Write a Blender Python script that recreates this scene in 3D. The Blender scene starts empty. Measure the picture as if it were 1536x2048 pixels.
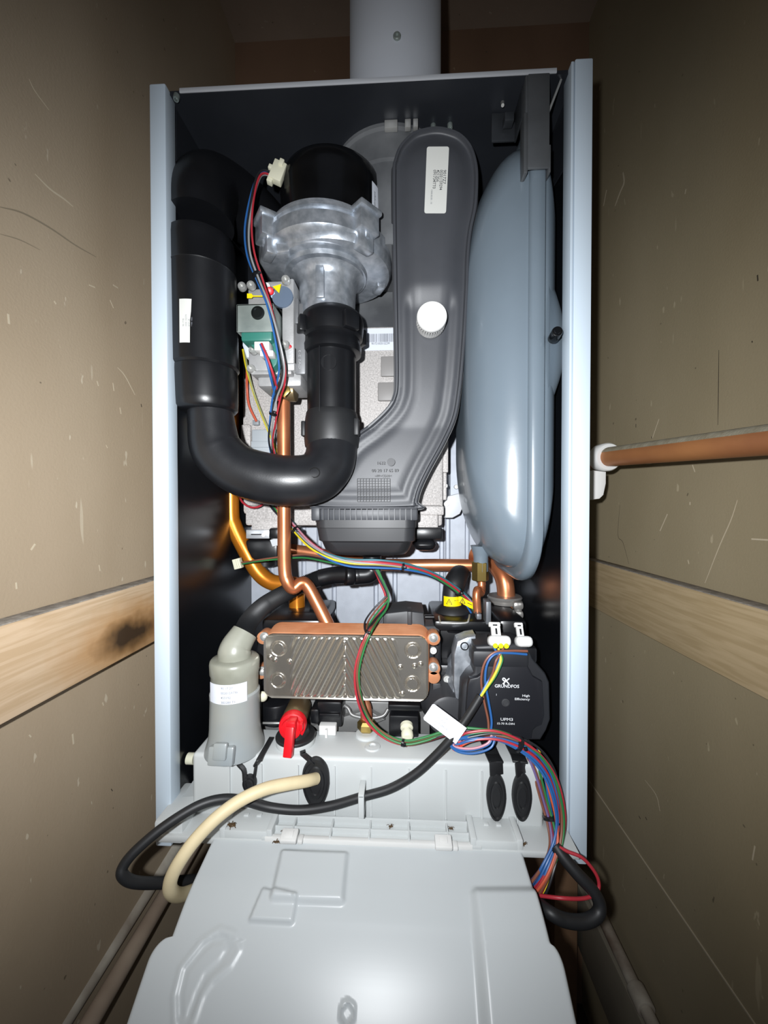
import bpy, bmesh, math, random
from mathutils import Vector, Matrix, Euler
random.seed(7)
SC = bpy.context.scene
COL = SC.collection
PI = math.pi
# ------------------------------------------------------------------ camera, light, exposure
YAW = math.atan(37/769); PIT = math.atan(11/769); FPX = 769.0
EYE = 1.3                                   # camera height (m); all builder numbers below are mm from the camera
ROT = Euler((PI/2-PIT, 0, YAW)).to_matrix()
cd = bpy.data.cameras.new('camera'); cam = bpy.data.objects.new('camera', cd); COL.objects.link(cam)
cam.location = (0, 0, EYE); cam.rotation_euler = (PI/2-PIT, 0, YAW)
cd.sensor_fit = 'AUTO'; cd.sensor_width = 36; cd.lens = FPX/2048*36; cd.clip_start = 0.01
SC.camera = cam
w = bpy.data.worlds.new('world'); SC.world = w; w.use_nodes = True
w.node_tree.nodes['Background'].inputs[0].default_value = (0.8, 0.85, 1, 1)
w.node_tree.nodes['Background'].inputs[1].default_value = 0.10
ld = bpy.data.lights.new('phone_torch', 'SPOT'); lo = bpy.data.objects.new('phone_torch', ld); COL.objects.link(lo)
ld.energy = 21; ld.spot_size = math.radians(128); ld.spot_blend = 1.0; ld.shadow_soft_size = 0.006
ld.color = (0.95, 0.975, 1.0)
lo.location = (-0.036, -0.03, EYE+0.024); lo.rotation_euler = (PI/2-0.06, 0, YAW*0.6)
vs = SC.view_settings; vs.view_transform = 'Standard'; vs.look = 'None'; vs.gamma = 1; vs.use_curve_mapping = False
vs.exposure = 0.0
# ------------------------------------------------------------------ helpers
def p(px, py, Y):
    d = ROT @ Vector(((px-768)/FPX, (1024-py)/FPX, -1)); return d*(Y/d.y)
def X(px, Y): return p(px, 1013, Y).x
def Z(py, Y): return p(805, py, Y).z
def r_(n, Y): return n*Y/FPX
def V(*a): return Vector(a)
def smooth(pts, n=6):
    P = [Vector(q) for q in pts]
    if len(P) < 3: return P
    out = []
    E = [2*P[0]-P[1]]+P+[2*P[-1]-P[-2]]
    for i in range(1, len(E)-2):
        a, b, c, d = E[i-1:i+3]
        for k in range(n):
            t = k/n
            out.append(0.5*((2*b)+(c-a)*t+(2*a-5*b+4*c-d)*t*t+(3*b-a-3*c+d)*t**3))
    out.append(P[-1]); return out
def smooth_closed(pts, step=2.0, n=8):
    P = [Vector(q) for q in pts]; N = len(P); out = []
    for i in range(N):
        a, b, c, d = P[i-1], P[i], P[(i+1) % N], P[(i+2) % N]
        for k in range(n):
            t = k/n; out.append(0.5*((2*b)+(c-a)*t+(2*a-5*b+4*c-d)*t*t+(3*b-a-3*c+d)*t**3))
    L = [0]
    for i in range(len(out)): L.append(L[-1]+(out[(i+1) % len(out)]-out[i]).length)
    M = int(L[-1]/step); res = []; j = 0
    for k in range(M):
        f = L[-1]*k/M
        while L[j+1] < f: j += 1
        res.append(out[j].lerp(out[(j+1) % len(out)], (f-L[j])/max(1e-6, L[j+1]-L[j])))
    return res
def offset_xz(P, d, y):
    n = len(P); A = sum(P[i].x*P[(i+1) % n].z-P[(i+1) % n].x*P[i].z for i in range(n)); sg = 1 if A > 0 else -1; N = []
    for i in range(n):
        t = (P[(i+1) % n]-P[i-1]).normalized(); N.append(V(-t.z, 0, t.x)*sg)
    for _ in range(3): N = [(N[i-1]+N[i]*2+N[(i+1) % n]).normalized() for i in range(n)]
    return [V(P[i].x+N[i].x*d, y, P[i].z+N[i].z*d) for i in range(n)]
def lerp_list(v, t):
    if not isinstance(v, (list, tuple)): return v
    f = t*(len(v)-1); i = min(int(f), len(v)-2); return v[i]+(v[i+1]-v[i])*(f-i)
class MB:
    def __init__(s): s.bm = bmesh.new()
    def _add(s, b2):
        bmesh.ops.recalc_face_normals(b2, faces=b2.faces)
        m = bpy.data.meshes.new('t'); b2.to_mesh(m); b2.free(); s.bm.from_mesh(m); bpy.data.meshes.remove(m); return s
    def box(s, c, size, rot=None, bev=0, seg=2):
        b = bmesh.new(); bmesh.ops.create_cube(b, size=1)
        for v in b.verts: v.co = Vector((v.co.x*size[0], v.co.y*size[1], v.co.z*size[2]))
        if bev: bmesh.ops.bevel(b, geom=b.edges[:], offset=bev, segments=seg, affect='EDGES', profile=0.5)
        R = rot.to_matrix() if isinstance(rot, Euler) else rot
        for v in b.verts: v.co = (R @ v.co if R else v.co)+Vector(c)
        return s._add(b)
    def bx(s, x0, x1, y0, y1, z0, z1, bev=0, seg=2):
        return s.box(((x0+x1)/2, (y0+y1)/2, (z0+z1)/2), (abs(x1-x0), abs(y1-y0), abs(z1-z0)), None, bev, seg)
    def rings(s, rings, cap0=True, cap1=True, closed=False):
        b = bmesh.new(); R = [[b.verts.new(q) for q in r] for r in rings]; n = len(R[0])
        prs = list(zip(R[:-1], R[1:]))+([(R[-1], R[0])] if closed else [])
        for A, B in prs:
            for i in range(n): b.faces.new((A[i], A[(i+1) % n], B[(i+1) % n], B[i]))
        if not closed:
            if cap0: b.faces.new(R[0][::-1])
            if cap1: b.faces.new(R[-1])
        return s._add(b)
    def lathe(s, base, axis, prof, n=40, cap0=True, cap1=True, hexa=False):
        a = Vector(axis).normalized(); u = a.orthogonal().normalized()
        if abs(a.z) > .99: u = V(1, 0, 0)
        v = a.cross(u)
        rs = []
        for r, h in prof:
            r = max(r, .01)
            rs.append([Vector(base)+a*h+(u*math.cos(2*PI*i/n)+v*math.sin(2*PI*i/n))*r for i in range(n)])
        return s.rings(rs, cap0, cap1)
    def cyl(s, p0, p1, r0, r1=None, n=28, bev=0):
        p0, p1 = Vector(p0), Vector(p1); L = (p1-p0).length; r1 = r0 if r1 is None else r1
        if bev: pr = [(r0-bev, 0), (r0-bev*.3, bev*.3), (r0, bev), (r1, L-bev), (r1-bev*.3, L-bev*.3), (r1-bev, L)]
        else: pr = [(r0, 0), (r1, L)]
        return s.lathe(p0, p1-p0, pr, n)
    def tube(s, pts, r, n=12, sub=6, rib=None, flat=None):
        P = smooth(pts, sub) if sub else [Vector(q) for q in pts]
        T = [(P[min(i+1, len(P)-1)]-P[max(i-1, 0)]).normalized() for i in range(len(P))]
        u = T[0].orthogonal().normalized(); rs = []; acc = 0
        for i, q in enumerate(P):
            u = (u-T[i]*u.dot(T[i])).normalized(); v = T[i].cross(u)
            rr = lerp_list(r, i/(len(P)-1))
            if rib: rr += rib if i % 2 else 0
            rs.append([q+(u*math.cos(2*PI*k/n)+v*math.sin(2*PI*k/n))*rr for k in range(n)])
        return s.rings(rs)
    def prism(s, pts, vec, bev=0, seg=2):
        b = bmesh.new(); A = [b.verts.new(q) for q in pts]; f = b.faces.new(A)
        B = [b.verts.new(Vector(q)+Vector(vec)) for q in pts]; b.faces.new(B[::-1]); n = len(A)
        for i in range(n): b.faces.new((A[i], B[i], B[(i+1) % n], A[(i+1) % n]))
        bmesh.ops.recalc_face_normals(b, faces=b.faces)
        if bev:
            b.edges.ensure_lookup_table()
            E = [e for e in f.edges]
            bmesh.ops.bevel(b, geom=E, offset=bev, segments=seg, affect='EDGES', profile=0.5)
        return s._add(b)
    def ball(s, c, r, sc=(1, 1, 1), n=16):
        b = bmesh.new(); bmesh.ops.create_uvsphere(b, u_segments=n, v_segments=max(6, n//2), radius=r)
        for v in b.verts: v.co = Vector((v.co.x*sc[0], v.co.y*sc[1], v.co.z*sc[2]))+Vector(c)
        return s._add(b)
    def screw(s, c, axis, r, h, cross=True):
        a = Vector(axis).normalized()
        s.lathe(c, a, [(r, 0), (r, h*.7), (r*.86, h), (r*.5, h), (r*.44, h*.45), (.01, h*.45)], 18)
        return s
    def build(s, name, mat, parent=None, ang=40, flat=False):
        root = parent
        while root is not None and root.parent is not None: root = root.parent
        off = root.location if root is not None else V(0, 0, 0)
        bmesh.ops.remove_doubles(s.bm, verts=s.bm.verts, dist=1e-4)
        for v in s.bm.verts: v.co = v.co/1000+V(0, 0, EYE)-off
        m = bpy.data.meshes.new(name); s.bm.to_mesh(m); s.bm.free()
        if not flat:
            for q in m.polygons: q.use_smooth = True
            m.set_sharp_from_angle(angle=math.radians(ang))
        m.materials.append(mat); o = bpy.data.objects.new(name, m); COL.objects.link(o)
        if parent is not None: o.parent = parent
        else:
            vs_ = [v.co for v in m.vertices]
            c = V(*[(min(q[i] for q in vs_)+max(q[i] for q in vs_))/2 for i in range(3)]); c.z = min(q.z for q in vs_)
            for v in m.vertices: v.co -= c
            o.location = c
        return o
def tag(o, label, cat, group=None, kind=None):
    o['label'] = label; o['category'] = cat
    if group: o['group'] = group
    if kind: o['kind'] = kind
    return o
def thing(name, label, cat, loc, group=None):
    o = bpy.data.objects.new(name, None); COL.objects.link(o); o.empty_display_size = .02
    l = Vector(loc)/1000; o.location = (l.x, l.y, l.z+EYE)
    return tag(o, label, cat, group)
def lab(o, t): o['label'] = t; return o
def each(name, items, fn, m, par, lb=None):
    for q in items:
        b = MB(); fn(b, q); o = b.build(name, m, par)
        if lb: lab(o, lb)
def rrect(x0, x1, z0, z1, r, Y, n=6):
    out = []
    for cx, cz, a in ((x1-r, z1-r, 0), (x0+r, z1-r, 90), (x0+r, z0+r, 180), (x1-r, z0+r, 270)):
        for k in range(n+1):
            t = math.radians(a+90*k/n); out.append(V(cx+r*math.cos(t), Y, cz+r*math.sin(t)))
    return out
def text_mesh(body, size, align='LEFT', ls=1.0, bold=0, sx=1.0):
    c = bpy.data.curves.new('t', 'FONT'); c.body = body; c.size = size; c.align_x = align; c.space_line = ls; c.offset = bold; c.resolution_u = 2
    o = bpy.data.objects.new('t', c); COL.objects.link(o)
    dg = bpy.context.evaluated_depsgraph_get(); m = bpy.data.meshes.new_from_object(o.evaluated_get(dg))
    bpy.data.objects.remove(o); bpy.data.curves.remove(c)
    for v in m.vertices: v.co.x *= sx
    return m
def text(body, size, fn, name, mat, parent, align='LEFT', ls=1.0, bold=0, sx=1.0):
    """fn maps (u, v) in mm on the surface to a point"""
    m = text_mesh(body, size, align, ls, bold, sx); b = MB(); b.bm.from_mesh(m); bpy.data.meshes.remove(m)
    for v in b.bm.verts: v.co = fn(v.co.x, v.co.y)
    return b.build(name, mat, parent, flat=True)
def plane_fn(o, u, v, lift=(0, -.25, 0)):
    o, u, v, l = Vector(o), Vector(u).normalized(), Vector(v).normalized(), Vector(lift)
    return lambda a, b: o+l+u*a+v*b
def cyl_fn(cx, cy, R, a0, z0, lift=.25):
    """a0: angle from the -Y direction, positive to +X"""
    return lambda a, b: V(cx+(R+lift)*math.sin(a0+a/R), cy-(R+lift)*math.cos(a0+a/R), z0+b)
def patch(mb, fn, w, h, nx=10, ny=2, r=1.5, th=.12):
    """thin rounded sticker on fn, centred"""
    b = bmesh.new(); g = []
    for j in range(ny+1):
        for i in range(nx+1):
            g.append(b.verts.new(fn(-w/2+w*i/nx, -h/2+h*j/ny)))
    for j in range(ny):
        for i in range(nx):
            a = j*(nx+1)+i; b.faces.new((g[a], g[a+1], g[a+nx+2], g[a+nx+1]))
    return mb._add(b)
# ------------------------------------------------------------------ materials
def S(h):
    h = h.lstrip('#'); return tuple(((c/12.92) if c <= .04045 else ((c+.055)/1.055)**2.4) for c in (int(h[i:i+2], 16)/255 for i in (0, 2, 4)))
MATS = {}
def mat(name, col, rough=.5, metal=0, var=0, vs_=20, bump=0, bs=300, spec=.5, trans=0, coat=0, sss=0, col2=None, rv=0, stretch=None, detail=4):
    if name in MATS: return MATS[name]
    m = bpy.data.materials.new(name); m.use_nodes = True; N = m.node_tree.nodes; L = m.node_tree.links; B = N['Principled BSDF']
    c = S(col) if isinstance(col, str) else col
    B.inputs['Base Color'].default_value = (*c, 1); B.inputs['Roughness'].default_value = rough; B.inputs['Metallic'].default_value = metal
    B.inputs['Specular IOR Level'].default_value = spec; B.inputs['Transmission Weight'].default_value = trans; B.inputs['Coat Weight'].default_value = coat
    if sss: B.inputs['Subsurface Weight'].default_value = sss; B.inputs['Subsurface Radius'].default_value = (.01, .01, .01); B.inputs['Subsurface Scale'].default_value = 1
    tc = N.new('ShaderNodeTexCoord'); src = tc.outputs['Object']
    if stretch:
        mp = N.new('ShaderNodeMapping'); mp.inputs['Scale'].default_value = stretch; L.new(src, mp.inputs[0]); src = mp.outputs[0]
    if var or col2:
        n = N.new('ShaderNodeTexNoise'); n.inputs['Scale'].default_value = vs_; n.inputs['Detail'].default_value = detail; L.new(src, n.inputs['Vector'])
        rp = N.new('ShaderNodeValToRGB'); rp.color_ramp.elements[0].position = .35; rp.color_ramp.elements[1].position = .68
        c2 = S(col2) if col2 else tuple(q*(1-var) for q in c)
        rp.color_ramp.elements[0].color = (*c2, 1); rp.color_ramp.elements[1].color = (*c, 1)
        L.new(n.outputs[0], rp.inputs[0]); L.new(rp.outputs[0], B.inputs['Base Color'])
        if rv:
            mr = N.new('ShaderNodeMapRange'); mr.inputs[3].default_value = rough-rv; mr.inputs[4].default_value = rough+rv
            L.new(n.outputs[0], mr.inputs[0]); L.new(mr.outputs[0], B.inputs['Roughness'])
    if bump:
        n2 = N.new('ShaderNodeTexNoise'); n2.inputs['Scale'].default_value = bs; n2.inputs['Detail'].default_value = 3; L.new(src, n2.inputs['Vector'])
        bp = N.new('ShaderNodeBump'); bp.inputs['Strength'].default_value = bump; bp.inputs['Distance'].default_value = .001
        L.new(n2.outputs[0], bp.inputs['Height']); L.new(bp.outputs[0], B.inputs['Normal'])
    MATS[name] = m; return m
white_coat = mat('white_coat', '#c6d4e0', .35)
liner = mat('black_liner', '#15171b', .3, var=.4, vs_=6, rv=.08)
top_dark = mat('dark_sheet', '#33363c', .38, .35, var=.35, vs_=7, rv=.06)
galv = mat('galvanised', '#b9bfc9', .5, .25, var=.1, vs_=60, bump=.1, bs=900)
tray_grey = mat('tray_grey', '#c2c6c6', .42, var=.05, vs_=10)
lid_grey = mat('lid_grey', '#babfc1', .34, var=.03, vs_=8, spec=.42)
vessel_m = mat('vessel_paint', '#6d7983', .3, var=.06, vs_=15, coat=.2, bump=.04, bs=120)
duct_m = mat('duct_plastic', '#43454a', .46, var=.18, vs_=14, bump=.06, bs=1500)
duct_d = mat('duct_plastic_dark', '#303134', .45, var=.15, vs_=14)
black_p = mat('black_plastic', '#141518', .34, var=.25, vs_=20, rv=.06)
black_r = mat('black_rubber', '#1f2022', .5, var=.25, vs_=30)
black_g = mat('black_gloss', '#0d0e10', .22, var=.5, vs_=25, rv=.08)
dark_p = mat('dark_grey_plastic', '#38393c', .5, var=.1, vs_=40)
alu = mat('cast_aluminium', '#c6cbd2', .34, .72, col2='#a2a9b1', vs_=110, bump=.05, bs=600, rv=.08)
zinc = mat('zinc_steel', '#a6afaa', .36, .5, col2='#7b8684', vs_=25, rv=.1)
steel = mat('bright_steel', '#b9b9b6', .38, .55)
steel_w = mat('stainless_plate', '#cdc6ba', .24, .88, var=.15, vs_=12)
cast = mat('cast_grey', '#cfcac7', .62, .1, col2='#a9a5a2', vs_=500, bump=.5, bs=450)
dusty = mat('dusty_shaded_grey', '#6f7173', .7, 0, col2='#47494c', vs_=14, bump=.1)  # dust on the flue collar, dust plus painted shadow on the exchanger shoulder
copper = mat('copper', '#d98f66', .34, .75, col2='#c4764e', vs_=18, rv=.07)
copper_o = mat('copper_lacquered', '#e0902f', .3, .62, col2='#cf7a20', vs_=12, rv=.07)
copper_d = mat('copper_dull', '#b4512f', .45, .6, col2='#c98a68', vs_=40)
copper_w = mat('copper_weathered', '#b27a4c', .5, .3, col2='#9a6440', vs_=14)
brass = mat('brass', '#b39a5a', .3, .9, var=.2, vs_=30)
brass_d = mat('brass_dull', '#8d7b5c', .4, .7, var=.3, vs_=30)
green_p = mat('green_plastic', '#2e6f63', .4, var=.1)
white_p = mat('white_plastic', '#d4d4d2', .4)
cream_p = mat('cream_plastic', '#d9d7c0', .4)
cream_c = mat('cream_cable', '#d8c8a2', .55, var=.12, vs_=40)
red_p = mat('red_plastic', '#d5121f', .38)
yellow_p = mat('yellow_plastic', '#f2d400', .5)
paper = mat('paper_white', '#d4d5d0', .55)
paper_b = mat('paper_bluish', '#dbe0ea', .5)
ink = mat('black_ink', '#22252c', .6)
ink_g = mat('grey_ink', '#73767d', .6)
print_w = mat('white_print', '#d6d8db', .6)
emboss = mat('embossed_plastic', '#303135', .5)
trap_b = mat('frosted_plastic', '#979fa3', .33, trans=.15, vs_=14, col2='#a8aaa4')
trap_t = mat('frosted_yellowish', '#a3a498', .33, trans=.15, vs_=30, col2='#8f9083')
dust_pipe = mat('dusty_pipe', '#c4beb0', .85, col2='#6f5d4e', vs_=15)
insect_m = mat('insect_brown', '#5a4326', .6, var=.5, vs_=400)
WC = {k: mat('wire_'+k, v, .42) for k, v in dict(red='#a62b36', blue='#285b98', green='#29703c', black='#202124', yellow='#d8c524', grey='#8d8f90', brown='#7a4b3a', purple='#6b5a86', olive='#8f9468', orange='#c0563c', pink='#b87f8c', teal='#2f6470').items()}
def nodes(name):
    m = bpy.data.materials.new(name); m.use_nodes = True; return m, m.node_tree.nodes, m.node_tree.links
def wall_mat(name, c1, c2, fleck):
    m, N, L = nodes(name); B = N['Principled BSDF']; B.inputs['Roughness'].default_value = .62
    tc = N.new('ShaderNodeTexCoord')
    def noise(sc, det, st=(1, 1, 1)):
        mp = N.new('ShaderNodeMapping'); mp.inputs['Scale'].default_value = st; L.new(tc.outputs['Object'], mp.inputs[0])
        n = N.new('ShaderNodeTexNoise'); n.inputs['Scale'].default_value = sc; n.inputs['Detail'].default_value = det; L.new(mp.outputs[0], n.inputs['Vector']); return n.outputs[0]
    def ramp(src, a, b, ca, cb):
        r = N.new('ShaderNodeValToRGB'); r.color_ramp.elements[0].position = a; r.color_ramp.elements[1].position = b
        r.color_ramp.elements[0].color = ca; r.color_ramp.elements[1].color = cb; L.new(src, r.inputs[0]); return r.outputs[0]
    def mix(f, a, b):
        x = N.new('ShaderNodeMixRGB'); L.new(f, x.inputs[0]); L.new(a, x.inputs[1])
        if isinstance(b, tuple): x.inputs[2].default_value = b
        else: L.new(b, x.inputs[2])
        return x.outputs[0]
    base = ramp(noise(5, 5, (1, 1, .5)), .3, .7, (*S(c2), 1), (*S(c1), 1))
    fl = ramp(noise(75, 2, (1, 1.6, .6)), .73, .75, (0, 0, 0, 1), (.6, .6, .6, 1))
    sc = ramp(noise(34, 2, (1, 2.8, .35)), .735, .76, (0, 0, 0, 1), (.4, .4, .4, 1))
    dk = ramp(noise(120, 1), .79, .8, (0, 0, 0, 1), (.6, .6, .6, 1))
    c = mix(fl, base, (*S(fleck), 1)); c = mix(sc, c, (*S(fleck), 1)); c = mix(dk, c, (*S('#4a4234'), 1))
    L.new(c, B.inputs['Base Color'])
    bp = N.new('ShaderNodeBump'); bp.inputs['Strength'].default_value = .15; bp.inputs['Distance'].default_value = .001; L.new(noise(400, 3), bp.inputs['Height']); L.new(bp.outputs[0], B.inputs['Normal'])
    return m
wall_m = wall_mat('painted_wall', '#b2a18a', '#a39179', '#cfc4ae')
wall_r = wall_mat('painted_wall_olive', '#a1947a', '#93866b', '#bfb296')
back_m = wall_mat('brown_plaster', '#80644f', '#6b523f', '#94816c'); ceil_m = wall_mat('ceiling_plaster', '#8b7a6b', '#776658', '#9c8f80')
floor_m = mat('dark_floor', '#5d564c', .9, var=.3, vs_=8)
def wood_mat(name, c1, c2, knot=None):
    m, N, L = nodes(name); B = N['Principled BSDF']; B.inputs['Roughness'].default_value = .6
    tc = N.new('ShaderNodeTexCoord'); mp = N.new('ShaderNodeMapping'); mp.inputs['Scale'].default_value = (1, .06, 1); L.new(tc.outputs['Object'], mp.inputs[0])
    n = N.new('ShaderNodeTexNoise'); n.inputs['Scale'].default_value = 190; n.inputs['Detail'].default_value = 6; n.inputs['Distortion'].default_value = .9; L.new(mp.outputs[0], n.inputs['Vector'])
    r = N.new('ShaderNodeValToRGB'); r.color_ramp.elements[0].position = .38; r.color_ramp.elements[1].position = .6
    r.color_ramp.elements[0].color = (*S(c2), 1); r.color_ramp.elements[1].color = (*S(c1), 1); L.new(n.outputs[0], r.inputs[0]); c = r.outputs[0]
    if knot:
        for kn, rad, kc in ((knot, .085, '#b98a55'), (knot, .046, '#33261b')):
            mk = N.new('ShaderNodeMapping'); mk.inputs['Location'].default_value = [-q for q in kn]; L.new(tc.outputs['Object'], mk.inputs[0])
            sc2 = N.new('ShaderNodeMapping'); sc2.inputs['Rotation'].default_value = (.0, 0, 0); sc2.inputs['Scale'].default_value = (0, .8, 1.9); L.new(mk.outputs[0], sc2.inputs[0])
            ln = N.new('ShaderNodeVectorMath'); ln.operation = 'LENGTH'; L.new(sc2.outputs[0], ln.inputs[0])
            nn = N.new('ShaderNodeTexNoise'); nn.inputs['Scale'].default_value = 60; L.new(tc.outputs['Object'], nn.inputs['Vector'])
            ad = N.new('ShaderNodeMath'); ad.operation = 'MULTIPLY_ADD'; ad.inputs[1].default_value = .03; L.new(nn.outputs[0], ad.inputs[0]); L.new(ln.outputs['Value'], ad.inputs[2])
            rr = N.new('ShaderNodeMapRange'); rr.inputs[1].default_value = rad*.35+.012; rr.inputs[2].default_value = rad+.012; rr.inputs[3].default_value = .95; rr.inputs[4].default_value = 0; L.new(ad.outputs[0], rr.inputs[0])
            x = N.new('ShaderNodeMixRGB'); L.new(rr.outputs[0], x.inputs[0]); L.new(c, x.inputs[1]); x.inputs[2].default_value = (*S(kc), 1); c = x.outputs[0]
    L.new(c, B.inputs['Base Color']); return m
# ------------------------------------------------------------------ the cupboard
XL, XR, YB, ZC, ZF = -306, 325, 700, 846, -900
def struct(name, mb, m):
    o = mb.build(name, m); o['kind'] = 'structure'; return o
wl_ = struct('wall_left', MB().bx(XL-20, XL, -250, YB, ZF, ZC), wall_m)
wr_ = struct('wall_right', MB().bx(XR, XR+20, -250, YB, ZF, ZC), wall_r)
struct('wall_back', MB().bx(XL-20, XR+20, YB, YB+20, ZF, ZC), back_m)
struct('ceiling', MB().bx(XL-20, XR+20, -250, YB+20, ZC, ZC+20), ceil_m)
struct('floor', MB().bx(XL-20, XR+20, -250, YB+20, ZF-20, ZF), floor_m)
struct('trim_1', MB().bx(XR-1.2, XR, -250, YB, -477.5, -476), mat('seam_filler', '#b0a58f', .7))
def wall_marks(wall, XW, name, m, marks):
    def wp(px, py): d = p(px, py, 1.0); y = XW/d.x; return V(XW, y, d.z*y)
    sg = 1 if XW < 0 else -1; b = MB()
    for w_, pts in marks:
        Q = smooth([wp(*q) for q in pts], 5); L_ = []; R_ = []
        for i, q in enumerate(Q):
            t = Q[min(i+1, len(Q)-1)]-Q[max(i-1, 0)]; n = V(0, -t.z, t.y).normalized(); h = .8*w_*(.35+.65*math.sin(PI*(i+.5)/len(Q)))
            L_.append(q+n*h); R_.append(q-n*h)
        b.prism([q+V(sg*.05, 0, 0) for q in L_+R_[::-1]], (sg*.12, 0, 0))
    b.build(name, m, wall, flat=True)
sc_l = mat('scuff_light', '#c1b49c', .8); sc_d = mat('scuff_dark', '#867a66', .8); sc_k = mat('scuff_black', '#40382c', .8)
wall_marks(wl_, XL, 'scuff', sc_l, [(1.0, [(70, 348), (100, 378), (128, 398), (146, 413)]), (.7, [(58, 158), (70, 182), (98, 220)]), (1.1, [(108, 602), (112, 608)]), (1.3, [(16, 628), (18, 648)]), (.9, [(178, 570), (190, 575)]), (1.0, [(226, 570), (236, 576)]), (.8, [(220, 600), (227, 616)]), (.9, [(194, 762), (197, 772)]), (.9, [(226, 766), (228, 782)]), (.9, [(240, 815), (242, 828)]), (.9, [(205, 1405), (207, 1411)]), (1.2, [(145, 1468), (147, 1488)]), (.8, [(58, 1470), (62, 1474)]), (.6, [(212, 890), (215, 896)]), (1.2, [(62, 1100), (70, 1088)]), (1.0, [(32, 1165), (33, 1178)]), (.8, [(198, 1130), (200, 1142)]), (.8, [(235, 735), (250, 752), (270, 790)])])
wall_marks(wl_, XL, 'scuff', sc_d, [(1.0, [(0, 414), (45, 426), (100, 456), (150, 490), (192, 514)]), (.5, [(0, 468), (40, 480), (80, 500)])])
wall_marks(wl_, XL, 'speck', sc_k, [(.8, [(282, 808), (283, 814)]), (.5, [(222, 1578), (225, 1582)])])
wall_marks(wr_, XR, 'scuff', sc_l, [(2.2, [(1246, 345), (1248, 365), (1240, 385), (1230, 412)]), (1.4, [(1213, 380), (1207, 412)]), (.8, [(1372, 378), (1370, 388)]), (.7, [(1318, 838), (1305, 876)]), (.6, [(1475, 1000), (1462, 1040), (1440, 1090), (1410, 1166)]), (1.1, [(1503, 1078), (1536, 1080)]), (1.0, [(1380, 1004), (1380, 1010)]), (.9, [(1376, 1120), (1378, 1128)]), (.9, [(1335, 1028), (1320, 1062)]), (.8, [(1385, 930), (1390, 944)]), (1.0, [(1510, 1692), (1505, 1720)]), (.6, [(1290, 1560), (1312, 1590), (1320, 1622)])])
wall_marks(wr_, XR, 'speck', sc_k, [(.8, [(1272, 848), (1272, 855)]), (.7, [(1303, 873), (1304, 877)]), (1.0, [(1515, 550), (1516, 562)]), (.8, [(1504, 682), (1505, 685)]), (1.0, [(1278, 1632), (1281, 1638)]), (1.0, [(1291, 1634), (1294, 1640)]), (.4, [(1240, 1010), (1236, 1070), (1246, 1085), (1258, 1128)]), (.5, [(1438, 700), (1437, 780), (1436, 850)])])
dust = mat('grey_dust', '#a49d94', .95, col2='#7f7870', vs_=120, bump=.6, bs=400)
for nm, x0, x1, z0, z1, wm, lb in (('l', XL, XL+18, -157, -86, ('pine', '#cfb596', '#c0a482'), 'pale pine batten with a dark burnt knot on the left wall'),
                                   ('r', XR-18, XR, -163, -88, ('pine_pale', '#bfa986', '#b09a76'), 'plain pale pine batten on the right wall below the copper pipe')):
    t = thing('wooden_batten', lb, 'batten', ((x0+x1)/2, 250, z0), 'wall battens')
    wmt = wood_mat(*wm, knot=((.009, .143, .022) if nm == 'l' else None))
    MB().bx(x0, x1, -150, YB-1, z0, z1, 1.2).build('board', wmt, t)
    MB().bx(x0+.5, x1-.8, -150, YB-1, z1-.3, z1+.8, .3).build('dust_layer', dust, t)
# ------------------------------------------------------------------ boiler casing
CX0, CX1, CY, CZ0, CZ1 = -259, 184, 387, -357, 432
cs = thing('boiler_casing', 'open boiler casing with white side panels and black interior', 'boiler', (-37, 550, CZ0))
b = MB(); b.bx(CX0, CX0+17, CY, CY+18, CZ0, CZ1, 1.5); b.bx(CX0, CX0+3, CY+2, 690, CZ0, CZ1-1)
b.build('side_panel', white_coat, cs)
b = MB(); b.bx(CX1-17.2, CX1, CY, CY+18, CZ0, CZ1+2, 1.5); b.bx(CX1-20.5, CX1-17.8, CY+.5, CY+19, CZ0+4, CZ1, .6); b.bx(CX1-3, CX1, CY+2, 690, CZ0, CZ1-1)
b.build('side_panel', white_coat, cs)
lab(MB().bx(CX0+8, CX0+14, CY+19, 612, CZ0+10, CZ1-4).build('inner_liner', liner, cs), 'glossy black inner side liner')
lab(MB().bx(CX1-10, CX1-5, CY+19, 612, CZ0+10, CZ1-4).build('inner_liner', liner, cs), 'glossy black inner side liner')
b = MB(); b.bx(CX0+3, CX1-3, CY+8, 690, CZ1-4, CZ1, 0)
b.prism([V(CX0+14, CY+22, CZ1-4), V(CX0+14, 600, CZ1-4), V(CX0+14, 600, CZ1-40), V(CX0+14, CY+22, CZ1-75)], (1.5, 0, 0))
b.prism([V(CX1-11.5, CY+22, CZ1-4), V(CX1-11.5, 600, CZ1-4), V(CX1-11.5, 600, CZ1-40), V(CX1-11.5, CY+22, CZ1-75)], (-1.5, 0, 0))
b.bx(CX0+14, CX1-11, 604, 611, 200, CZ1-4)
b.build('top_panel', top_dark, cs)
lab(MB().bx(-231, 152, CY+6.2, CY+7.8, CZ1-3.5, CZ1+1, .4).build('front_edge', mat('edge_grey', '#b5b8bd', .4), cs), 'pale folded front edge of the top panel')
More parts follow.
